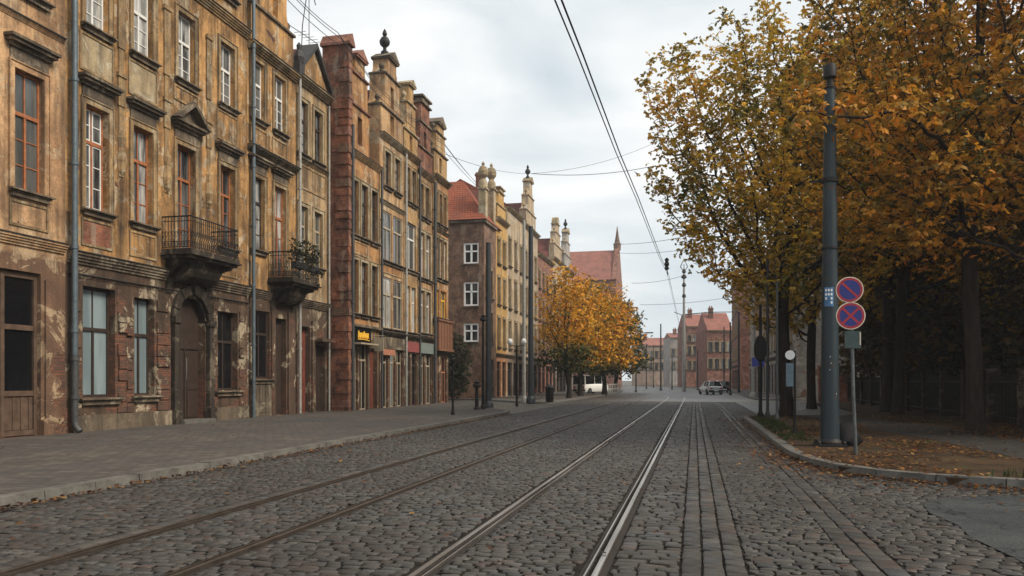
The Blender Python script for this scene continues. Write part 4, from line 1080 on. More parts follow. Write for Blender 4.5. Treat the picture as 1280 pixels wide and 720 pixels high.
def branch_mesh(nodes, par, rad, kids, trunk_r, minr=0):
    mb = MB(); sc = trunk_r/rad[0]
    rr = [max(.010, r*sc if r > .06 else r*(1+(sc-1)*r/.06)) for r in rad]
    N = len(nodes); done = [False]*N
    starts = [(0, None)]
    while starts:
        s, p = starts.pop(); chain = []; radii = []
        if p is not None: chain.append(nodes[p]); radii.append(min(rr[p]*.9, rr[s]*1.25))
        cur = s
        while True:
            chain.append(nodes[cur]); radii.append(rr[cur])
            ks = sorted(kids[cur], key=lambda k: -rad[k])
            if not ks: break
            for k in ks[1:]: starts.append((k, cur))
            cur = ks[0]
        if p is None: chain[0] = chain[0]-Vector((0,0,.25)); radii[0] *= 1.45; radii[1] *= 1.12
        if len(chain) > 1: mb.tube(chain, radii, 10 if radii[0] > .15 else (6 if radii[0] > .04 else 4))
    return mb
def leaves_mesh(nodes, rad, seed, per, size, pal, spread=.38, lim=.03, leaflets=5, droop=.35, zgreen=None):
    r = np.random.default_rng(seed)
    base = np.array([n[:] for n, q in zip(nodes, rad) if q < lim and n.z > 2.2])
    cen = np.repeat(base, per, 0); n = len(cen)
    keep = r.random(n) < .92; cen = cen[keep]; n = len(cen)
    cen = cen + r.normal(size=(n,3))*spread*np.array([1,1,.8])
    # hue per clump: smooth variation in space + per cluster randomness
    ph = r.uniform(0, 6, 3)
    smooth = .5+.5*np.sin(cen[:,0]*.9+ph[0]+1.3*np.sin(cen[:,2]*.7))*np.sin(cen[:,1]*.8+ph[1])*np.sin(cen[:,2]*.9+ph[2])
    t = np.clip(smooth*.55+r.random(n)*.6-.08, 0, .999)
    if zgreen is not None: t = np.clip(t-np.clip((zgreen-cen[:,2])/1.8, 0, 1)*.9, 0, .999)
    pal = np.array(pal); k = t*(len(pal)-1); i = k.astype(int); fr = (k-i)[:,None]
    col = pal[i]*(1-fr)+pal[np.minimum(i+1, len(pal)-1)]*fr
    nz = np.stack([r.normal(size=n)*.6, r.normal(size=n)*.6, np.ones(n)*.9], 1); nz /= np.linalg.norm(nz, axis=1)[:,None]
    ax = np.cross(nz, r.normal(size=(n,3))); ax /= np.linalg.norm(ax, axis=1)[:,None]; ay = np.cross(nz, ax)
    Vs = []; Cs = []
    for l in range(leaflets):
        an = (l-(leaflets-1)/2)*(1.9/ max(1, leaflets-1))*1.3 + r.normal(size=n)*.18
        d = ax*np.cos(an)[:,None]+ay*np.sin(an)[:,None] - nz*(droop*r.uniform(.4,1.4,n))[:,None]
        d[:,2] -= droop*.5; d /= np.linalg.norm(d, axis=1)[:,None]
        w = np.cross(d, nz + r.normal(size=(n,3))*.35); w /= (np.linalg.norm(w, axis=1)[:,None]+1e-6)
        s = size*r.uniform(.65, 1.25, n)[:,None]
        b = cen + d*s*.12; mid = cen+d*s*.62; tip = cen+d*s*1.1
        Vs.append(np.stack([b, mid+w*s*.27, tip, mid-w*s*.27], 1))
        c = col*r.uniform(.75, 1.2, (n,1)); Cs.append(np.repeat(c[:,None,:], 4, 1))
    V = np.concatenate(Vs).reshape(-1,3); Cc = np.clip(np.concatenate(Cs).reshape(-1,3), 0, 1)
    return V, np.arange(len(V)).reshape(-1,4), Cc
OLIVE = [(.05,.06,.014),(.14,.13,.022),(.33,.24,.028),(.55,.34,.035),(.66,.37,.036),(.62,.28,.03)]
AMBER = [(.04,.048,.013),(.10,.085,.017),(.30,.17,.023),(.55,.27,.028),(.68,.27,.026),(.58,.17,.02)]
GOLD = [(.04,.055,.012),(.16,.13,.018),(.50,.27,.022),(.74,.37,.023),(.78,.34,.022),(.62,.23,.016)]
DARKG = [(.014,.019,.008),(.022,.028,.009),(.038,.036,.01),(.06,.042,.011)]
def tree(name, label, loc, rot, seed, trunk_h, trunk_r, lobes, natt, per, size, pal, group, step=.55, dk=.95, lean=(0,0), spread=.38, zgreen=None, leaflets=5):
    t = thing(name, label, 'tree', loc, rot, group)
    nd = grow(seed, trunk_h, lobes, natt, step, dk, lean)
    branch_mesh(*nd, trunk_r).build('trunk', M['bark'], t, True)
    V, Fc, Cc = leaves_mesh(nd[0], nd[2], seed, per, size, pal, spread, zgreen=zgreen, leaflets=leaflets)
    npmesh('crown', V, Fc, M['leaf'], t, Cc)
    return t
def copy_tree(src, loc, rot, sc, label):
    r = src.copy(); C.objects.link(r); r.location = loc; r.rotation_euler = (0,0,rot); r.scale = (sc,sc,sc); r['label'] = label
    for ch_ in list(src.children):
        c = ch_.copy(); C.objects.link(c); c.parent = r
    return r
GT = 'autumn trees along the right verge'
tA = tree('autumn_tree', 'olive and yellow tree overhanging the street at the far end of the verge', (3.7, 35.3, .1), 0, 21, 5.0, .27,
     [((-.6,-.6,10.5),(5.2,4.5,4.8)), ((-2.6,-1.5,13.2),(3.6,3.5,3.6)), ((2.5,.5,14),(5,4.5,5)), ((-2.2,-2.0,8.6),(3.2,3.2,2.4)), ((1.5,-2,7.9),(4,3.5,2.6)), ((-1.0,-1.5,6.0),(3.4,2.6,1.5)), ((.6,-2.2,5.0),(2.6,1.8,1.0)), ((-3.2,-1,10.8),(2.8,3,3.4)), ((-3.0,-.5,8.0),(2.4,2.4,1.8))], 2700, 11, .175, OLIVE, GT, step=.42, dk=.70, spread=.25)
tB = tree('autumn_tree', 'big amber tree with its slim trunk right of the traffic signs', (7.9, 25.8, .1), 0, 33, 5.6, .22,
     [((0,0,10.5),(5.6,5.0,4.6)), ((-2.6,-1.6,8.4),(3.6,3.4,3.0)), ((2,-2.5,8.2),(4,3,3)), ((0,0,14),(5,5,4)), ((-1.6,-3.2,6.6),(3.0,2.0,1.7)), ((2.5,-3,6.4),(3,2,1.6)), ((-4.3,-6.9,7.3),(2.3,1.6,1.3)), ((-3.0,-5.4,8.2),(2.2,1.8,1.2)), ((-1.2,-5.6,6.7),(2.4,1.8,1.7)), ((-2.4,-4.5,5.4),(1.8,1.4,.9))], 2600, 9, .15, AMBER, GT, step=.42, dk=.74, spread=.22)
tC = copy_tree(tA, (8.9, 41.0, .1), 2.2, 1.0, 'thick trunked tree just right of the grey sign post plate')
copy_tree(tB, (8.8, 38.3, .1), 1.9, 1.05, 'tree by the fence between the thick trunk and the slim amber tree')
copy_tree(tB, (9.4, 23.4, .1), 4.0, .95, 'rightmost amber tree cut by the right photo edge')
copy_tree(tA, (14.5, 33, 0), 3.6, .8, 'tree behind the dark fence right of the slim amber trunk')
copy_tree(tA, (13.5, 45, 0), .8, .85, 'tree deep behind the fence, seen between the two middle trunks')
copy_tree(tB, (19, 39, 0), 5.1, .85, 'amber tree farthest back behind the fence at the right')
copy_tree(tA, (6.6, 48.5, 0), 5.0, .92, 'tree across the side road behind the blue green tram pole')
GD = 'low branched trees in the park behind the fence'
tD = tree('park_tree', 'low branched dark tree in the park behind the fence', (16, 30, 0), 0, 77, 1.6, .2,
     [((0,0,4.5),(3.6,3.6,3.4)), ((1,0,8),(3.4,3.4,3)), ((-1,1,2.6),(3.4,3.0,1.5))], 800, 9, .30, [(.02,.022,.008),(.05,.04,.011),(.12,.07,.014),(.20,.10,.016)], GD, step=.5, dk=.8, spread=.38)
for k, (x, y) in enumerate(((16.5,40),(20,33),(14.5,50),(21,46),(13,57),(18,56),(16,25),(13,42),(12.5,52.5),(13.5,34),(17,60))): copy_tree(tD, (x, y, 0), 1.7*k+.9, 1.0+.08*(k % 3), 'low branched dark tree in the park behind the fence')
GY = 'golden trees on the left pavement'
tY = tree('golden_tree', 'orange gold tree in front of the white fronted houses, nearest of its row', (-10.3, 66.2, .1), 0, 51, 2.0, .2,
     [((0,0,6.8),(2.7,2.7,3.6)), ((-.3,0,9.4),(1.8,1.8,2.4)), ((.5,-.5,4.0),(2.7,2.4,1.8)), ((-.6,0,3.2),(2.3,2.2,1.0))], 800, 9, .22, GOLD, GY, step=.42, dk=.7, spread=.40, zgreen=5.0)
tZ = tree('golden_tree', 'broad bright yellow tree in the middle of the left row', (-9.4, 85.0, .1), 0, 57, 2.2, .24,
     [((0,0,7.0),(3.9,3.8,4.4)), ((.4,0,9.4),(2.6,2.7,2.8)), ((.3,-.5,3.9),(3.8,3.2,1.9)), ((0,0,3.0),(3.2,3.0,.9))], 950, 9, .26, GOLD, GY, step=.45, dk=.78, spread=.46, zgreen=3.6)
tree('green_tree', 'dark green tree behind the bright yellow tree', (-9.8, 103, .1), 0, 61, 2.4, .24,
     [((0,0,7.2),(3.8,3.8,5.4)), ((.4,0,4.0),(3.8,3.4,2.2))], 900, 10, .34, [(.022,.035,.012),(.04,.055,.016),(.09,.085,.018),(.16,.11,.02)], 'green trees', step=.5, dk=.8, spread=.38)
copy_tree(tZ, (-10.6, 76.5, .1), 2.0, .97, 'golden tree close to the houses between the two front yellow trees')

# shrubs: leafy masses on a short stem
def shrub(name, label, loc, ra, n, size, pal, seed, group=None, sc_z=1.0):
    t = thing(name, label, 'shrub', loc, 0, group); r = np.random.default_rng(seed)
    st = MB()
    for k in range(9):
        a = k*.7; q = (ra[0]*.5*math.cos(a), ra[1]*.5*math.sin(a), ra[2]*1.3)
        st.tube([(0.05*math.cos(a), .05*math.sin(a), -.05), (q[0]*.5, q[1]*.5, ra[2]*.6), q], [.03,.02,.008], 5)
    st.build('stem', M['bark'], t)
    nodes = []
    for _ in range(n):
        u = r.normal(size=3); u /= np.linalg.norm(u); q = r.random()**.4
        nodes.append(Vector((u[0]*ra[0]*q, u[1]*ra[1]*q, ra[2]*(1.0+u[2]*q))))
    V, Fc, Cc = leaves_mesh([Vector((p.x,p.y,p.z+3)) for p in nodes], [.01]*n, seed, 4, size, pal, .14)
    V[:,2] -= 3; V = V[:]; npmesh('foliage', V, Fc, M['leaf'], t, Cc); return t
shrub('ivy_bush', 'dark ivy covered bush at the foot of the brown brick wall', (-19.2, 62.4, 0), (1.5,1.0,2.9), 420, .22, DARKG, 71)
GH = 'dark shrubs behind the fence'
proto = None
for i, (x, y, s) in enumerate(((13.2,21,1.0),(13.4,25,1.15),(13.2,29,1.0),(13.6,33,1.2),(13.0,37,1.0),(12.6,41,1.1),(15.5,23.5,1.5),(16,30,1.4),(16,37,1.5),(13,46,1.3),(17,43,1.6),(18.5,34,1.8))):
    lb = ('dark shrub behind the fence', )[0]
    if proto is None: proto = shrub('hedge_shrub', 'dark leafy shrub in the mass behind the iron fence', (x, y, 0), (2.0,2.0,1.5), 700, .17, DARKG, 81, GH)
    else: copy_tree(proto, (x, y, 0), i*1.3, s, 'dark leafy shrub in the mass behind the iron fence')

# fence behind the right hand trees
def fence(label, x, ys, h=1.7):
    t = thing('iron_fence', label, 'fence', (x, ys[0], .1))
    L_ = ys[1]-ys[0]; bars = MB(); k = 0; y = 0
    while y < L_: bars.box(-.012, .012, y-.012, y+.012, .1, h); y += .13
    bars.box(-.02, .02, 0, L_, .25, .3); bars.box(-.02, .02, 0, L_, h-.25, h-.2); bars.build('bars', M['iron'], t)
    y = 0
    while y <= L_:
        p = MB(); p.box(-.14, .14, y-.14, y+.14, 0, h+.15); p.box(-.18, .18, y-.18, y+.18, h+.151, h+.24); p.build('post', M['soot'], t); y += 2.8
    return t
fence('dark iron bar fence behind the right hand trees', 10.3, (17.5, 59))

# ------------------------------------------------------------------ fallen leaves
def litter(name, pts, size, pal, seed):
    r = np.random.default_rng(seed); n = len(pts); pts = np.array(pts)
    a = r.uniform(0, 6.28, n); til = r.normal(size=(n,2))*.35; s = size*r.uniform(.6,1.3,n)
    d = np.stack([np.cos(a), np.sin(a), til[:,0]*.5], 1); w = np.stack([-np.sin(a), np.cos(a), til[:,1]*.5], 1)
    s = s[:,None]; c = pts.copy(); c[:,2] += .012+np.abs(til).sum(1)*s[:,0]*.35
    V = np.stack([c-d*s*.5, c+w*s*.38+d*s*.05, c+d*s*.6, c-w*s*.38+d*s*.05], 1).reshape(-1,3)
    pal = np.array(pal); col = np.repeat((pal[r.integers(0, len(pal), n)]*r.uniform(.6,1.2,(n,1)))[:,None], 4, 1).reshape(-1,3)
    o = npmesh(name, V, np.arange(4*n).reshape(-1,4), M['leaf'], None, col); return o
LP = [(.12,.042,.018),(.16,.062,.02),(.23,.10,.026),(.09,.036,.018),(.06,.028,.016),(.28,.15,.045),(.08,.048,.026),(.05,.03,.018)]
pts = []; rr = random.Random(8)
while len(pts) < 12000:
    x = rr.uniform(2.1, 14); y = rr.uniform(13, 36)
    if not in_poly(x, y, ISLP): continue
    dens = .40+.60*math.sin(x*1.3+1)*math.sin(y*.7)+.25*math.sin(x*3.1+y*2.3)
    path = 6.1-.0*y+.9*math.sin(y*.12)
    if abs(x-(7.4-(y-16)*.1)) < 1.1: dens *= .18
    if y > 29: dens *= .5
    if rr.random() < dens: pts.append((x, y, .115))
tag(litter('fallen_leaves', pts, .085, LP, 3), 'rust brown fallen leaves covering the right verge', 'leaves', kind='stuff')
pts = []
def along(path, n, off0, off1, pw=2.0):
    seg = resample(path, .1)
    for _ in range(n):
        i = rr.randrange(len(seg)-1); a, b = seg[i], seg[i+1]; d = (b-a).normalized(); nn = Vector((d.y, -d.x, 0)); o = off0+(off1-off0)*rr.random()**pw
        p = a + nn*o; pts.append((p.x, p.y, .006))
along(ISL[4:13], 1500, .03, .75); along(ISL[:7], 900, .03, 1.0); along(ISL[6:12], 350, .1, 1.6)
along(PAV[2:9], 1500, .03, .32, 1.5); along(PAV[2:9], 160, .1, 2.0)
for _ in range(160): pts.append((rr.uniform(-8, 2), rr.uniform(5, 40), .008))
for _ in range(90): pts.append((rr.uniform(3.2, 9), rr.uniform(6, 12), .01))
for _ in range(70): pts.append((rr.uniform(-16.5, -9), rr.uniform(12, 45), .122))
tag(litter('gutter_leaves', pts, .08, LP, 4), 'scattered fallen leaves along the kerbs and gutters', 'leaves', kind='stuff')
# grass tufts at the verge's near corner and along its kerb
gp = []
for _ in range(700):
    q = rr.random()
    x, y = (rr.gauss(6.4,.7), rr.gauss(14.0,.25)) if q < .5 else (rr.uniform(2.2, 3.0), rr.uniform(21, 33))
    if in_poly(x, y-.25, ISLP): gp.append((x, y))
gv = []; gc = []
for x, y in gp:
    for k in range(4):
        a = rr.uniform(0, 6.28); h = rr.uniform(.05, .14); dx, dy = math.cos(a)*.012, math.sin(a)*.012; lx, ly = rr.uniform(-.05,.05), rr.uniform(-.05,.05)
        ox, oy = x+rr.uniform(-.05,.05), y+rr.uniform(-.05,.05)
        gv += [(ox-dx, oy-dy, .11), (ox+dx, oy+dy, .11), (ox+dx*.3+lx, oy+dy*.3+ly, .11+h), (ox-dx*.3+lx, oy-dy*.3+ly, .11+h)]
        c = (.035*rr.uniform(.7,1.4), .055*rr.uniform(.7,1.3), .015); gc += [c]*4
tag(npmesh('grass_tufts', np.array(gv), np.arange(len(gv)).reshape(-1,4), M['leaf'], None, np.array(gc)), 'short dark green grass tufts on the verge edge', 'grass', kind='stuff')

bw = MB(); bw.box(0, 2.4, 0, .3, .0, 2.6); bw.box(-.05, 2.45, -.05, .35, 2.601, 2.72); bo = bw.build('brick_wall', M['brk']); bo.location = (9.0, 63.0, -.01)
tag(bo, 'low red brick wall across the side road, seen between the poles', 'wall')
# ------------------------------------------------------------------ street furniture
# tall tram pole on the verge
pl = thing('tram_pole', 'tall dark blue green tapered tram pole on the verge with a blue sticker', 'pole', (3.06, 19.7, .11))
m = MB(); m.tube([(0,0,0),(0,0,.9),(0,0,3.5),(0,0,8.3)], [.215,.205,.182,.122], 24); m.build('shaft', M['pole'], pl, True)
m = MB(); m.box(-.34,.34,-.34,.34,-.02,.05); m.lathe((0,0,.05), [(.27,0),(.27,.05),(.22,.12)], 24)
for sx in (-1,1):
    for sy in (-1,1): m.lathe((sx*.27,sy*.27,.05), [(.04,0),(.04,.05),(.02,.09)], 8)
m.build('base_plate', M['iron'], pl)
m = MB(); m.lathe((0,0,8.25), [(.135,0),(.14,.05),(.075,.08),(.075,.24),(.145,.28),(.15,.52),(.12,.58),(.02,.62)], 20); m.build('cap', M['iron'], pl, True)
m = MB(); m.tube([(0,0,6.1),(0,0,6.2)], .185, 20); m.box(-.45,-.17,-.02,.02,6.13,6.17); m.tube([(0,0,4.55),(0,0,4.6)], .195, 20); m.build('clamp', M['iron'], pl, True)
def wrapplate(r, a0, a1, z0, z1, t, n=8):
    m = MB()
    for k in range(n):
        p, q = a0+(a1-a0)*k/n, a0+(a1-a0)*(k+1)/n
        m.quad((r*math.cos(p), r*math.sin(p), z0), (r*math.cos(q), r*math.sin(q), z0), (r*math.cos(q), r*math.sin(q), z1), (r*math.cos(p), r*math.sin(p), z1))
    return m
stk = wrapplate(.2000, R(-135), R(-75), 3.22, 3.66, 0).build('sticker', plain('blue_sticker', (.06,.16,.30), .5, 0, .3), pl)
m = MB(); rr = random.Random(2)
for k in range(4):
    z = 3.28+k*.095
    for j in range(3):
        if rr.random() < .8:
            w = wrapplate(.2045, R(-128+j*17), R(-117+j*17), z, z+.055, 0, 2); n0 = len(m.v); m.v += w.v; m.f += [tuple(i+n0 for i in f) for f in w.f]
m.build('marks', M['white'], stk)
for z, a in ((2.05,-100),(1.9,-95),(1.75,-102),(1.2,-60)):
    wrapplate(.2125-.004*z/2, R(a), R(a+6), z, z+.03, 0, 2).build('paper_scrap', M['pipew'], pl)
# black sack by its foot
sk = MB(); prof = [(.02,0),(.30,.02),(.36,.12),(.33,.26),(.27,.38),(.20,.47),(.10,.53),(.03,.56)]
sk.lathe((0,0,0), prof, 20)
rs = random.Random(6); sk.v = [(x*(1+.14*math.sin(z*14+math.atan2(y,x)*3)+rs.uniform(-.09,.09)), y*(1+.10*math.sin(z*11+math.atan2(y,x)*4)+rs.uniform(-.05,.05)), z) for x,y,z in sk.v]
so = sk.build('rubbish_sack', M['bag'], None, True); so.location = (3.42, 19.95, .11); tag(so, 'black rubbish sack leaning at the foot of the tall tram pole', 'sack')

# traffic sign post
sp = thing('sign_post', 'leaning grey post with two round blue and red parking signs', 'traffic sign', (3.22, 17.5, .11), R(-2))
m = MB(); m.tube([(0,0,-.05),(-.055,.0,1.3),(-.10,0,3.6)], .036, 12); m.build('post', M['galv'], sp, True)
def sign(z, dx, cross, r=.265):
    m = MB(); m.disc((dx,-.055,z), r, .018, n=40); o = m.build('sign_disc', M['rim'], sp)
    m = MB(); n = 40; ro, ri = r*.93, r*.76
    for k in range(n):
        a, b = 2*math.pi*k/n, 2*math.pi*(k+1)/n
        m.quad((dx+ro*math.cos(a), -.068, z+ro*math.sin(a)), (dx+ro*math.cos(b), -.068, z+ro*math.sin(b)), (dx+ri*math.cos(b), -.068, z+ri*math.sin(b)), (dx+ri*math.cos(a), -.068, z+ri*math.sin(a)))
    for s in ((1,) if not cross else (1,-1)):
        d = r*.78; w = r*.085; c = math.cos(R(45)); y_ = -.0695 - (.001 if s < 0 else 0)
        dxn, dzn = c*s*-1, c; px_, pz_ = c, c*s
        if s == 1: dxn, dzn, px_, pz_ = -c, c, c, c
        else: dxn, dzn, px_, pz_ = c, c, -c, c
        m.quad((dx+dxn*d+px_*w, y_, z+dzn*d+pz_*w), (dx+dxn*d-px_*w, y_, z+dzn*d-pz_*w), (dx-dxn*d-px_*w, y_, z-dzn*d-pz_*w), (dx-dxn*d+px_*w, y_, z-dzn*d+pz_*w))
    m.build('red_marking', M['red'], o)
    m = MB(); m.disc((dx,-.0655,z), r*.80, .002, n=40); m.build('blue_field', M['blue'], o)
sign(3.37, -.13, False); sign(2.84, -.11, True, .28)
m = MB(); m.box(-.22, .09, -.062, -.045, 2.18, 2.53); m.box(-.1,-.04,-.045,.0,2.3,2.36); m.build('plate', M['plate'], sp)
m = MB(); m.box(.06,.08,-.066,-.063,2.24,2.5); m.build('plate_edge', M['rim'], sp)

def post(name, label, x, y, h, r, mat='poledk', z=.11, extra=None, group=None, cat='post'):
    t = thing(name, label, cat, (x, y, z), 0, group)
    m = MB(); m.tube([(0,0,-.05),(0,0,h*.25),(0,0,h)], [r*1.1,r,r*.8], 12); m.lathe((0,0,0), [(r*1.7,0),(r*1.7,h*.02+.05),(r*1.1,h*.03+.12)], 12)
    m.build('shaft', M[mat], t, True)
    if extra: extra(t, h, r)
    return t
def tl(t, h, r):
    m = MB(); m.box(-.17,.17,-.28,-.08,2.35,3.25); m.disc((0,-.05,2.8), .26, .02, sx=1, sz=2.1); m.build('signal_head', M['iron'], t)
post('traffic_light', 'dark traffic light seen from behind at the far end of the verge', 2.62, 34.0, 4.6, .07, 'iron', extra=tl, cat='traffic light')
post('street_post', 'thin dark post right of the traffic light', 2.78, 32.6, 6.5, .055, 'poledk')
post('street_post', 'thin grey post left of the olive tree trunk', 3.0, 31.2, 5.2, .05, 'galv')
def roundsign(t, h, r):
    m = MB(); m.disc((-.13,-.05,h-.12), .13, .02); m.build('sign_disc', M['white'], t)
    m = MB(); m.box(-.24,-.04,-.06,-.04,h-1.0,h-.35); m.build('panel', M['panelblue'], t)
post('sign_post', 'slim dark post with a small white round sign above a pale panel', 2.74, 23.6, 2.35, .04, 'iron', extra=roundsign, cat='traffic sign')
def collar(t, h, r):
    m = MB(); m.box(-.16,.16,-.05,.05,.55,.68); m.box(-.05,.05,-.16,.16,.5,.6); m.build('clamp', M['iron'], t)
post('street_post', 'low iron post with a clamp between the white round sign and the tram pole', 4.62, 31.7, 2.0, .035, 'iron', extra=collar)
def bluesign(t, h, r):
    m = MB(); m.box(-.55,.45,-.12,-.09,h-.95,h-.2); m.build('sign_panel', M['blue'], t)
post('sign_post', 'post with a rectangular blue sign near the far right pavement', 5.25, 70.0, 3.6, .05, 'poledk', extra=bluesign, cat='traffic sign')
post('tram_pole', 'pale tram pole at the corner of the right pavement', 4.4 if False else 5.1, 74.0, 11.0, .2, 'pipeg', cat='pole')
post('tram_pole', 'dark slim tram pole left of the pale one on the right pavement', 5.1, 98.0, 9.5, .13, 'poledk', cat='pole')
# left side posts
def ppos(px, py, z=.118):
    D = F*(CAMH-z)/(py-475); q = PD(px, 475, D); return q[0], q[1]
x, y = ppos(610.5, 510)
def arm(t, h, r):
    m = MB(); m.tube([(0,0,h-.5),(1.2,.1,h-.2),(3.4,.3,h-.15)], [.04,.035,.03], 8); m.tube([(0,0,h),(1.6,.15,h-.22)], .015, 6); m.build('arm', M['iron'], t)
post('tram_pole', 'thick dark tram pole before the brown brick corner house', x, y, 9.0, .17, 'poledk', cat='pole')
x, y = ppos(663.5, 504)
post('tram_pole', 'dark tram pole before the pale spired house, thicker of the close pair', x, y, 11.6, .19, 'poledk', cat='pole')
x, y = ppos(655, 503.5)
post('tram_pole', 'slimmer tram pole just left of the thick one before the pale spired house', x, y, 12.2, .12, 'pipeg', cat='pole')
x, y = ppos(566, 518.5)
def finialx(t, h, r):
    m = MB(); m.lathe((0,0,h-.02), [(r,0),(r*2.2,.06),(r*2.2,.16),(r*1.2,.22),(r*1.6,.3),(.005,.4)], 10); m.build('cap', M['iron'], t)
post('street_post', 'lone thin black post on the pavement near the kerb corner', x, y, 2.3, .05, 'iron', extra=finialx)
GB = 'black bollards beside the thick tram pole'
x, y = ppos(596, 512); post('bollard', 'short black bollard left of the thick tram pole', x, y, 1.15, .1, 'iron', extra=finialx, group=GB, cat='bollard')
x, y = ppos(604, 511.5); post('street_post', 'slim tall post hugging the thick tram pole on its left', x, y, 4.6, .085, 'iron', extra=finialx)
def globes(t, h, r):
    for s in (-1, 1):
        m = MB(); m.tube([(0,0,h-.1),(s*.25,0,h),(s*.42,0,h-.05),(s*.42,0,h+.02)], .025, 8); a = m.build('arm', M['iron'], t)
        m = MB(); m.lathe((s*.42,0,h+.02), [(.05,0),(.15,.1),(.17,.2),(.13,.32),(.02,.38)], 12); m.build('globe', M['globe'], a, True)
x, y = ppos(646, 507); post('street_lamp', 'street lamp with two white globes left of the close pair of poles', x, y, 3.6, .06, 'iron', extra=globes, cat='street lamp')
# litter bin and bicycles under the gold tree
t = thing('litter_bin', 'dark litter bin with a domed lid by the nearest golden tree', 'litter bin', (*ppos(687, 503), .118))
m = MB(); m.lathe((0,0,0), [(.24,0),(.27,.1),(.3,.9),(.31,.95)], 14); m.build('body', M['iron'], t, True)
m = MB(); m.lathe((0,0,.951), [(.31,0),(.33,.06),(.25,.2),(.05,.28)], 14); m.build('lid', M['iron'], t, True)
def bicycle(label, loc, rot):
    t = thing('bicycle', label, 'bicycle', loc, rot, 'bicycles parked on the left pavement')
    for x in (-.52, .52):
        m = MB(); m.tube([(x+.33*math.cos(k*math.pi/12), 0, .34+.33*math.sin(k*math.pi/12)) for k in range(25)], .022, 6, False)
        for k in range(8): m.tube([(x,0,.34),(x+.33*math.cos(k*math.pi/4),0,.34+.33*math.sin(k*math.pi/4))], .005, 4)
        m.build('wheel', M['rubber'], t)
    m = MB()
    for a, b in (((-.52,0,.34),(-.12,0,.34)),((-.12,0,.34),(-.25,0,.85)),((-.25,0,.8),(.38,0,.82)),((-.12,0,.34),(.38,0,.78)),((-.52,0,.34),(-.25,0,.8)),((.52,0,.34),(.36,0,.95))): m.tube([a,b], .02, 6)
    m.build('frame', M['woodr'], t)
    m = MB(); m.tube([(.36,0,.95),(.36,0,1.05)], .018, 6); m.tube([(.25,-.28,1.08),(.38,-.1,1.05),(.38,.1,1.05),(.25,.28,1.08)], .018, 6); m.build('handlebar', M['iron'], t)
    m = MB(); m.box(-.38,-.12,-.07,.07,.86,.92); m.build('saddle', M['rubber'], t, bevel=.02)
    return t
bicycle('bicycle parked left of the litter bin by the golden tree', (-12.2, 60.5, .118), .5)
bicycle('bicycle leaning near the house wall behind the close pair of poles', (-14.6, 67.5, .118), 1.2)
# tall lattice mast in mid street
ms = thing('tall_mast', 'very tall slender mast with insulators in the middle of the far street', 'mast', (PD(855,475,117)[0], PD(855,475,117)[1], 0))
m = MB(); m.tube([(0,0,0),(0,0,6),(0,0,14),(0,0,17.8)], [.30,.24,.17,.12], 12); m.build('shaft', M['pipeg'], ms, True)
m = MB()
for z, r in ((13.6,.3),(15.2,.32),(16.4,.42),(17.2,.3)): m.lathe((0,0,z), [(.1,0),(r,.2),(r*.8,.5),(.1,.7)], 10)
m.tube([(0,0,17.8),(0,0,18.6)], .05, 6); m.tube([(-.5,0,18.2),(0,0,19.4),(.5,0,18.2),(0,0,17.4),(-.5,0,18.2)], .07, 6)
m.build('insulator', M['iron'], ms, True)
m = MB(); m.tube([(0,0,11.2),(3.5,-1,11.4),(7.0,-2,11.3)], [.07,.06,.05], 8); m.tube([(0,0,11.0),(-1.4,0,11.6)], .05, 6); m.build('arm', M['poledk'], ms)
post('tram_pole', 'far slim dark pole left of the tall mast', PD(826,475,125)[0], PD(826,475,125)[1], 10.4, .13, 'poledk', z=0, cat='pole')
def lamphead(t, h, r):
    m = MB(); m.tube([(0,0,h-.1),(.5,0,h+.35),(1.5,-.2,h+.4)], .05, 8); a = m.build('arm', M['galv'], t)
    m = MB(); m.box(1.3,2.3,-.38,-.06,h+.3,h+.46); m.build('lamp_head', M['galv'], a)
x, y = PD(795, 475, 108)[:2]; post('street_lamp', 'street lamp with a long arm reaching out of the golden trees', x, y, 7.6, .1, 'galv', extra=lamphead, z=0, cat='street lamp')
for px, D, h, lb in ((808,150,8.5,'distant slim lamp post nearest the golden trees'), (817,170,9,'distant slim post left of the far dark pole'), (840,140,7,'short distant post between the far dark pole and the tall mast'), (872,130,6.5,'distant post just right of the tall mast'), (905,118,9.5,'distant post before the tall plain brick block'), (913,88,8.0,'mid distance dark post by the right kerb')):
    q = PD(px, 475, D); post('street_post', lb, q[0], q[1], h, .10, 'poledk', z=0, group='distant street posts')
# pale railing at the far left kerb
t = thing('guard_rail', 'pale guard railing under the right end of the golden trees', 'railing', (-9.6, 92, .118))
m = MB(); m.tube([(0,0,1.0),(.1,14,1.0)], .04, 8); m.tube([(0,0,.45),(.1,14,.45)], .03, 8); m.build('rails', M['pipew'], t)
for k in range(8): m = MB(); m.tube([(.1*k/7,k*2,0),(.1*k/7,k*2,1.02)], .05, 8); m.build('post', M['pipew'], t)

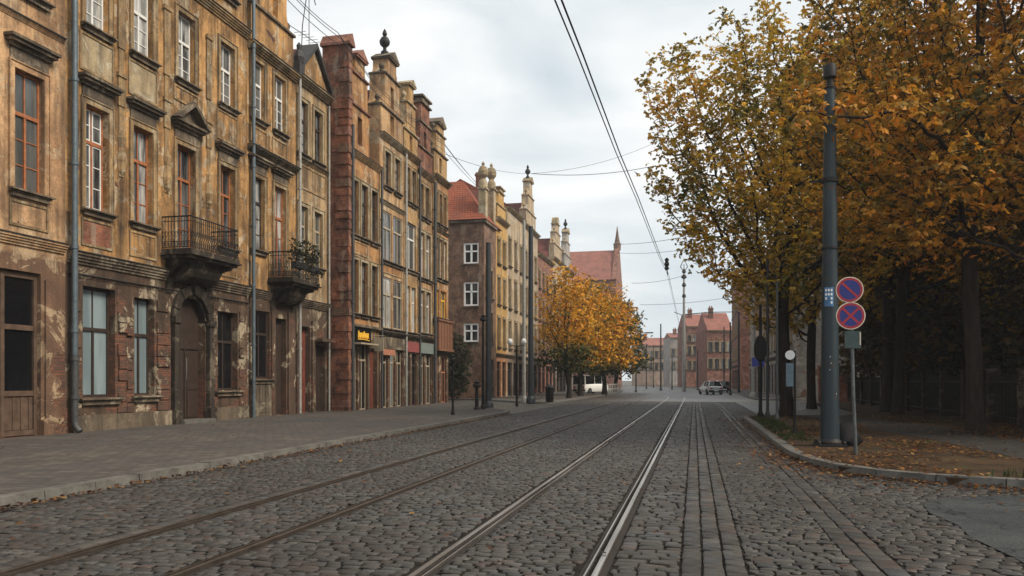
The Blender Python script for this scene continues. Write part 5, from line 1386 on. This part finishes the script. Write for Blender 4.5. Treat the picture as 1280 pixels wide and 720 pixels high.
# ------------------------------------------------------------------ vehicles
def loft(secs):
    """secs: list of closed loops with the same count"""
    m = MB(); k = len(secs[0])
    for s in secs: m.v += [tuple(p) for p in s]
    for i in range(len(secs)-1):
        for j in range(k):
            a = i*k+j; b = i*k+(j+1) % k; m.f.append((a, b, b+k, a+k))
    m.f.append(tuple(range(k))[::-1]); m.f.append(tuple((len(secs)-1)*k+j for j in range(k))); return m
def car(name, label, loc, rot, paint, prof, cab, L_=4.3, wd=.88, cat='car', ws=.32, ax=(-1.3, 1.35)):
    t = thing(name, label, cat, loc, rot)
    # body: prof = list of (x, zbelt)  x along length
    secs = []
    for x, z in prof:
        n = 1-.12*(abs(x)/(L_/2))**4; w = wd*n
        secs.append([(x,-w*.92,.22),(x,-w,.45),(x,-w*.99,z-.12),(x,-w*.90,z),(x,0,z+.03),(x,w*.90,z),(x,w*.99,z-.12),(x,w,.45),(x,w*.92,.22)])
    b = loft(secs).build('body', M[paint], t, True)
    secs = []
    for x, z, w, zb in cab: secs.append([(x,-wd*.9,zb),(x,-w,z-.06),(x,-w*.9,z),(x,0,z+.03),(x,w*.9,z),(x,w,z-.06),(x,wd*.9,zb)])
    g = loft(secs).build('greenhouse', M['glassk'], t, True)
    # roof skin sits just over the glass
    m = MB(); xs = [c for c in cab if c[1] > max(c[1] for c in cab)-.12]
    n0 = [[(x, s*w*.93, z+.012) for s in (-1,-.5,0,.5,1)] for x, z, w, zb in xs]
    for i in range(len(n0)-1):
        for j in range(4): m.quad(n0[i][j], n0[i][j+1], n0[i+1][j+1], n0[i+1][j])
    m.build('roof', M[paint], t)
    pm = MB()
    for x, z, w, zb in cab[1:-1]:
        for s in (-1, 1): pm.tube([(x, s*wd*.905, zb), (x, s*(w+.01), z-.05)], .04, 6)
    for (c0, c1) in ((cab[0], cab[1]), (cab[-1], cab[-2])):
        for s in (-1, 1): pm.tube([(c0[0], s*wd*.9, c0[3]), (c1[0], s*c1[2], c1[1]-.03)], .045, 6)
    pm.build('pillars', M[paint], t)
    for x in ax:
        for s in (-1, 1):
            m = MB(); m.prism([(x+ws*math.cos(k*math.pi/10), ws+ws*math.sin(k*math.pi/10)) for k in range(20)], s*(wd-.2), s*(wd+.01), 'y'); w_ = m.build('wheel', M['rubber'], t)
            m = MB(); m.prism([(x+ws*.6*math.cos(k*math.pi/8), ws+ws*.6*math.sin(k*math.pi/8)) for k in range(16)], s*(wd+.011), s*(wd+.025), 'y'); m.build('rim', M['galv'], w_)
    for s in (-1, 1):
        x = prof[0][0]; m = MB(); m.box(x-.02, x+.06, s*wd*.62-.16, s*wd*.62+.16, .62, .78); m.build('tail_light', M['lampred'], t)
        x = prof[-1][0]; m = MB(); m.box(x-.06, x+.02, s*wd*.62-.18, s*wd*.62+.18, .56, .70); m.build('headlight', M['globe'], t)
    m = MB(); m.box(prof[0][0]-.06, prof[0][0]+.12, -wd*.9, wd*.9, .28, .5); m.build('bumper', M['rubber'], t)
    m = MB(); m.box(prof[0][0]-.072, prof[0][0]-.061, -.26, .26, .38, .49); m.build('number_plate', M['white'], t)
    return t
x, y = PD(888, 475, 92)[:2]
car('parked_car', 'silver hatchback parked at the right kerb far down the street', (x, y, 0), math.pi/2+.28, 'silver',
    [(-2.1,.82),(-2.0,.92),(-.6,.95),(.6,.94),(1.0,.90),(1.8,.76),(2.1,.62)], [(-2.0,.93,.74,.9),(-1.6,1.48,.60,.92),(-.8,1.55,.62,.93),(.1,1.52,.62,.93),(1.05,.92,.70,.9)])
x, y = PD(739, 475, 92)[:2]
car('parked_van', 'white van parked beneath the golden trees', (x, y, .1), math.pi/2-.5, 'white',
    [(-2.4,1.05),(-2.3,1.1),(-.6,1.1),(1.2,1.1),(1.7,1.05),(2.2,.92),(2.45,.7)], [(-2.38,1.1,.84,1.05),(-2.3,2.0,.80,1.08),(-.5,2.08,.80,1.08),(.9,2.05,.80,1.08),(1.25,1.95,.78,1.08),(2.0,1.1,.80,1.0)], L_=4.9, wd=.95, cat='van', ax=(-1.5,1.55))
def car2(label, px, D, rot):
    x, y = PD(px, 475, D)[:2]
    return car('parked_car', label, (x, y, .0), rot, 'glassk', [(-2.1,.82),(-2.0,.92),(-.6,.95),(.6,.94),(1.0,.90),(1.8,.76),(2.1,.62)], [(-2.0,.93,.74,.9),(-1.6,1.44,.60,.92),(-.8,1.5,.62,.93),(.1,1.48,.62,.93),(1.05,.92,.70,.9)])
car2('black car parked behind the silver hatchback', 903, 104, math.pi/2+.1)

# ------------------------------------------------------------------ wires
def wire(label, pts, r=.012, sag=0, n=14, name='overhead_wire', group='overhead wires'):
    out = []
    for a, b in zip(pts[:-1], pts[1:]):
        a = Vector(a); b = Vector(b)
        for k in range(n): t = k/n; p = a.lerp(b, t); p.z -= sag*4*t*(1-t); out.append(p)
    out.append(Vector(pts[-1])); m = MB(); m.tube(out, r, 5); o = m.build(name, M['wire'], None, True); return tag(o, label, 'wire', group)
def PX(px, py, D): return PD(px, py, D)
top = Vector(PX(851, 413, 116.5))
w1 = [(-1.50, 2.0, 5.85), PX(702,0,9.46), PX(729,69,11.6), PX(775,192,17.6), PX(798,247,23), PX(826,321,38), PX(835.5,342,50), tuple(top)]
wire('right one of the close pair of tram wires crossing the open sky', w1, .013, n=6)
w2 = [(p[0]-.085, p[1], p[2]+.02) for p in w1]
wire('left one of the close pair of tram wires crossing the open sky', w2, .011, n=6)
m = MB(); c = Vector(PX(835.5,342,50)); m.tube([c+Vector((-.05,0,-.1)), c+Vector((-.12,0,.9))], .03, 6); m.lathe((c.x-.1,c.y,c.z+.2), [(.03,0),(.16,.1),(.10,.25),(.16,.4),(.10,.55),(.14,.7),(.03,.8)], 8)
tag(m.build('insulator', M['iron'], None, True), 'dark insulator hanging on the tram wires left of the tall mast', 'insulator')
# cable bundle along the left facades
base = [P(352,-8,-16.1), P(425,57,-15.7), P(477,124,-15.6), P(555,188,-15.7), P(604,240,-16.6)]
for k, (dx, dz, lb) in enumerate(((0,0,'lowest of the cables strung along the left gables'), (.05,.32,'middle cable strung along the left gables'), (-.1,.6,'highest cable strung along the left gables'))):
    wire(lb, [(p[0]+dx, p[1]+(.3*k if i == 0 else 0), p[2]+dz*(1 if i < 4 else .4)) for i, p in enumerate(base)], .016, .12, group='cables along the left gables')
# antenna on the pediment house
an = thing('roof_antenna', 'thin roof antenna mast on the pediment house', 'antenna', (-18.2, 35.6, 15.4))
m = MB(); m.tube([(0,0,0),(0,0,6.2)], .022, 6); m.build('rod', M['galv'], an); m = MB(); m.tube([(0,-1.9,2.6),(0,.9,2.9)], .018, 6)
for k in range(5): m.tube([(-.3,-.9+k*.4,2.72+k*.04),(.3,-.9+k*.4,2.72+k*.04)], .012, 5)
m.build('crossbars', M['galv'], an)
an = thing('curled_bracket', 'small curled iron wire bracket above the narrow golden house', 'bracket', (-17.3, 33.1, 16.3))
m = MB(); m.tube([(0,0,0),(0,.1,1.4),(0,.5,2.9),(0,1.1,3.3),(0,1.4,2.9)], .022, 6); m.build('rod', M['iron'], an)
# cross spans
tipM = (-16.9, 83.4, 23.6)
wire('straight span wire from the pinnacle gable to the right hand trees', [tipM, PX(820,207,84)], .03, .5)
wire('faint wire from the pinnacle gable up to the right', [tipM, PX(840,168,90)], .018, .9)
wire('faint wire from the far left gables to the pinnacle gable', [P(555,192,-16.6), tipM], .016, .4)
ch_t = PX(768, 305, 150)
wire('wire from the church pinnacle toward the overhanging branches', [ch_t, PX(850,297,110)], .035, .3)
wire('upper far span wire left of the tall mast', [PX(770,316,150), PX(856,312,117)], .03, .3)
wire('middle far span wire left of the tall mast', [PX(790,354,110), PX(856,344,117)], .026, .3)
wire('low far span wire crossing behind the tall mast', [PX(800,381,112), PX(915,371,120)], .026, .3)

# birds
for i, (px, py, lb) in enumerate(((796,217,'small dark bird flying highest, left of the branches'), (873,341,'small dark bird flying just below the leaves near the mast'))):
    m = MB(); m.v = [(-.28,0,.08),(0,.05,0),(0,-.1,0),(.28,0,.1),(0,.16,-.02),(0,-.2,-.02),(0,0,.04),(0,0,-.05)]
    m.f = [(0,1,6),(0,2,6),(3,1,6),(3,2,6),(1,4,6),(2,5,6),(0,1,7),(0,2,7),(3,1,7),(3,2,7),(1,4,7),(2,5,7)]
    o = m.build('bird', M['iron']); o.location = PX(px, py, 55); o.rotation_euler = (0,.3,.5); tag(o, lb, 'bird', 'birds in the sky')

# balcony plants
def trailing(label, loc, seed, w):
    t = thing('balcony_plant', label, 'plant', loc); r = np.random.default_rng(seed)
    n = 75; nodes = [Vector((r.normal()*.22, r.uniform(-w/2, w/2), 3+r.normal()*.35+.1)) for _ in range(n)]
    V, Fc, Cc = leaves_mesh(nodes, [.01]*n, seed, 3, .14, DARKG, .1); V[:,2] -= 3; npmesh('foliage', V, Fc, M['leaf'], t, Cc)
    m = MB(); m.box(-.12,.12,-w/2,w/2,-.35,-.1); m.build('planter', M['iron'], t)
trailing('dark trailing plants along the railing of the smaller balcony', (-16.45, 28.95+L_y if False else 31.9, 6.75), 91, 2.2)

# ------------------------------------------------------------------ light, sky, camera
sc = bpy.context.scene
w = bpy.data.worlds.new('World'); sc.world = w; w.use_nodes = True; nt = w.node_tree
EL, AZ = R(43), R(100)
bg = nt.nodes['Background']; sky = nt.nodes.new('ShaderNodeTexSky'); sky.sky_type = 'NISHITA'; sky.sun_disc = False
sky.sun_elevation = EL; sky.sun_rotation = AZ; sky.air_density = 1.0; sky.dust_density = 2.0
tc = nt.nodes.new('ShaderNodeTexCoord'); mp = nt.nodes.new('ShaderNodeMapping'); mp.inputs['Scale'].default_value = (1.2,1.2,3.2)
nt.links.new(tc.outputs['Generated'], mp.inputs[0])
nz = nt.nodes.new('ShaderNodeTexNoise'); nz.inputs['Scale'].default_value = 2.1; nz.inputs['Detail'].default_value = 7; nz.inputs['Roughness'].default_value = .5; nz.inputs['Distortion'].default_value = .4
nt.links.new(mp.outputs[0], nz.inputs['Vector'])
rp = nt.nodes.new('ShaderNodeValToRGB'); e = rp.color_ramp.elements; e[0].position = .36; e[0].color = (5.7,6.5,6.95,1); e[1].position = .60; e[1].color = (9.2,9.3,9.2,1)
nt.links.new(nz.outputs['Fac'], rp.inputs[0])
hs = nt.nodes.new('ShaderNodeHueSaturation'); hs.inputs['Saturation'].default_value = .45; nt.links.new(sky.outputs[0], hs.inputs['Color'])
mx = nt.nodes.new('ShaderNodeMix'); mx.data_type = 'RGBA'; mx.inputs[0].default_value = .86
nt.links.new(hs.outputs[0], mx.inputs[6]); nt.links.new(rp.outputs[0], mx.inputs[7]); nt.links.new(mx.outputs[2], bg.inputs[0])
bg.inputs[1].default_value = .10
sl = bpy.data.lights.new('sun', 'SUN'); sl.energy = 3.4; sl.angle = R(22); sl.color = (1,.90,.76)
so = bpy.data.objects.new('sun', sl); C.objects.link(so)
d = Vector((math.sin(AZ)*math.cos(EL), math.cos(AZ)*math.cos(EL), math.sin(EL))); so.rotation_euler = d.to_track_quat('Z','Y').to_euler(); so.location = (0,0,60)

HAZE = True
if HAZE:
    m = MB(); m.box(-70, 70, -30, 330, -1.2, 34); hz = m.build('haze', M['void']); hz.data.materials.clear()
    hm = bpy.data.materials.new('haze_air'); hm.use_nodes = True; n_ = hm.node_tree; n_.nodes.remove(n_.nodes['Principled BSDF'])
    v = n_.nodes.new('ShaderNodeVolumePrincipled'); v.inputs['Color'].default_value = (.92,.95,1,1); v.inputs['Density'].default_value = .0005; v.inputs['Anisotropy'].default_value = .2
    n_.links.new(v.outputs[0], n_.nodes['Material Output'].inputs['Volume']); hz.data.materials.append(hm); tag(hz, 'thin pale autumn haze filling the street', 'haze', kind='stuff')

cam = bpy.data.cameras.new('camera'); co = bpy.data.objects.new('camera', cam); C.objects.link(co)
co.location = (0,0,CAMH); co.rotation_euler = (R(90), 0, TH)
cam.sensor_width = 36; cam.lens = 36*F/1280; cam.shift_y = 115/1280; cam.clip_end = 4000; cam.clip_start = .05
sc.camera = co
sc.view_settings.view_transform = 'Standard'; sc.view_settings.look = 'None'; sc.view_settings.exposure = 0.30; sc.view_settings.gamma = 1
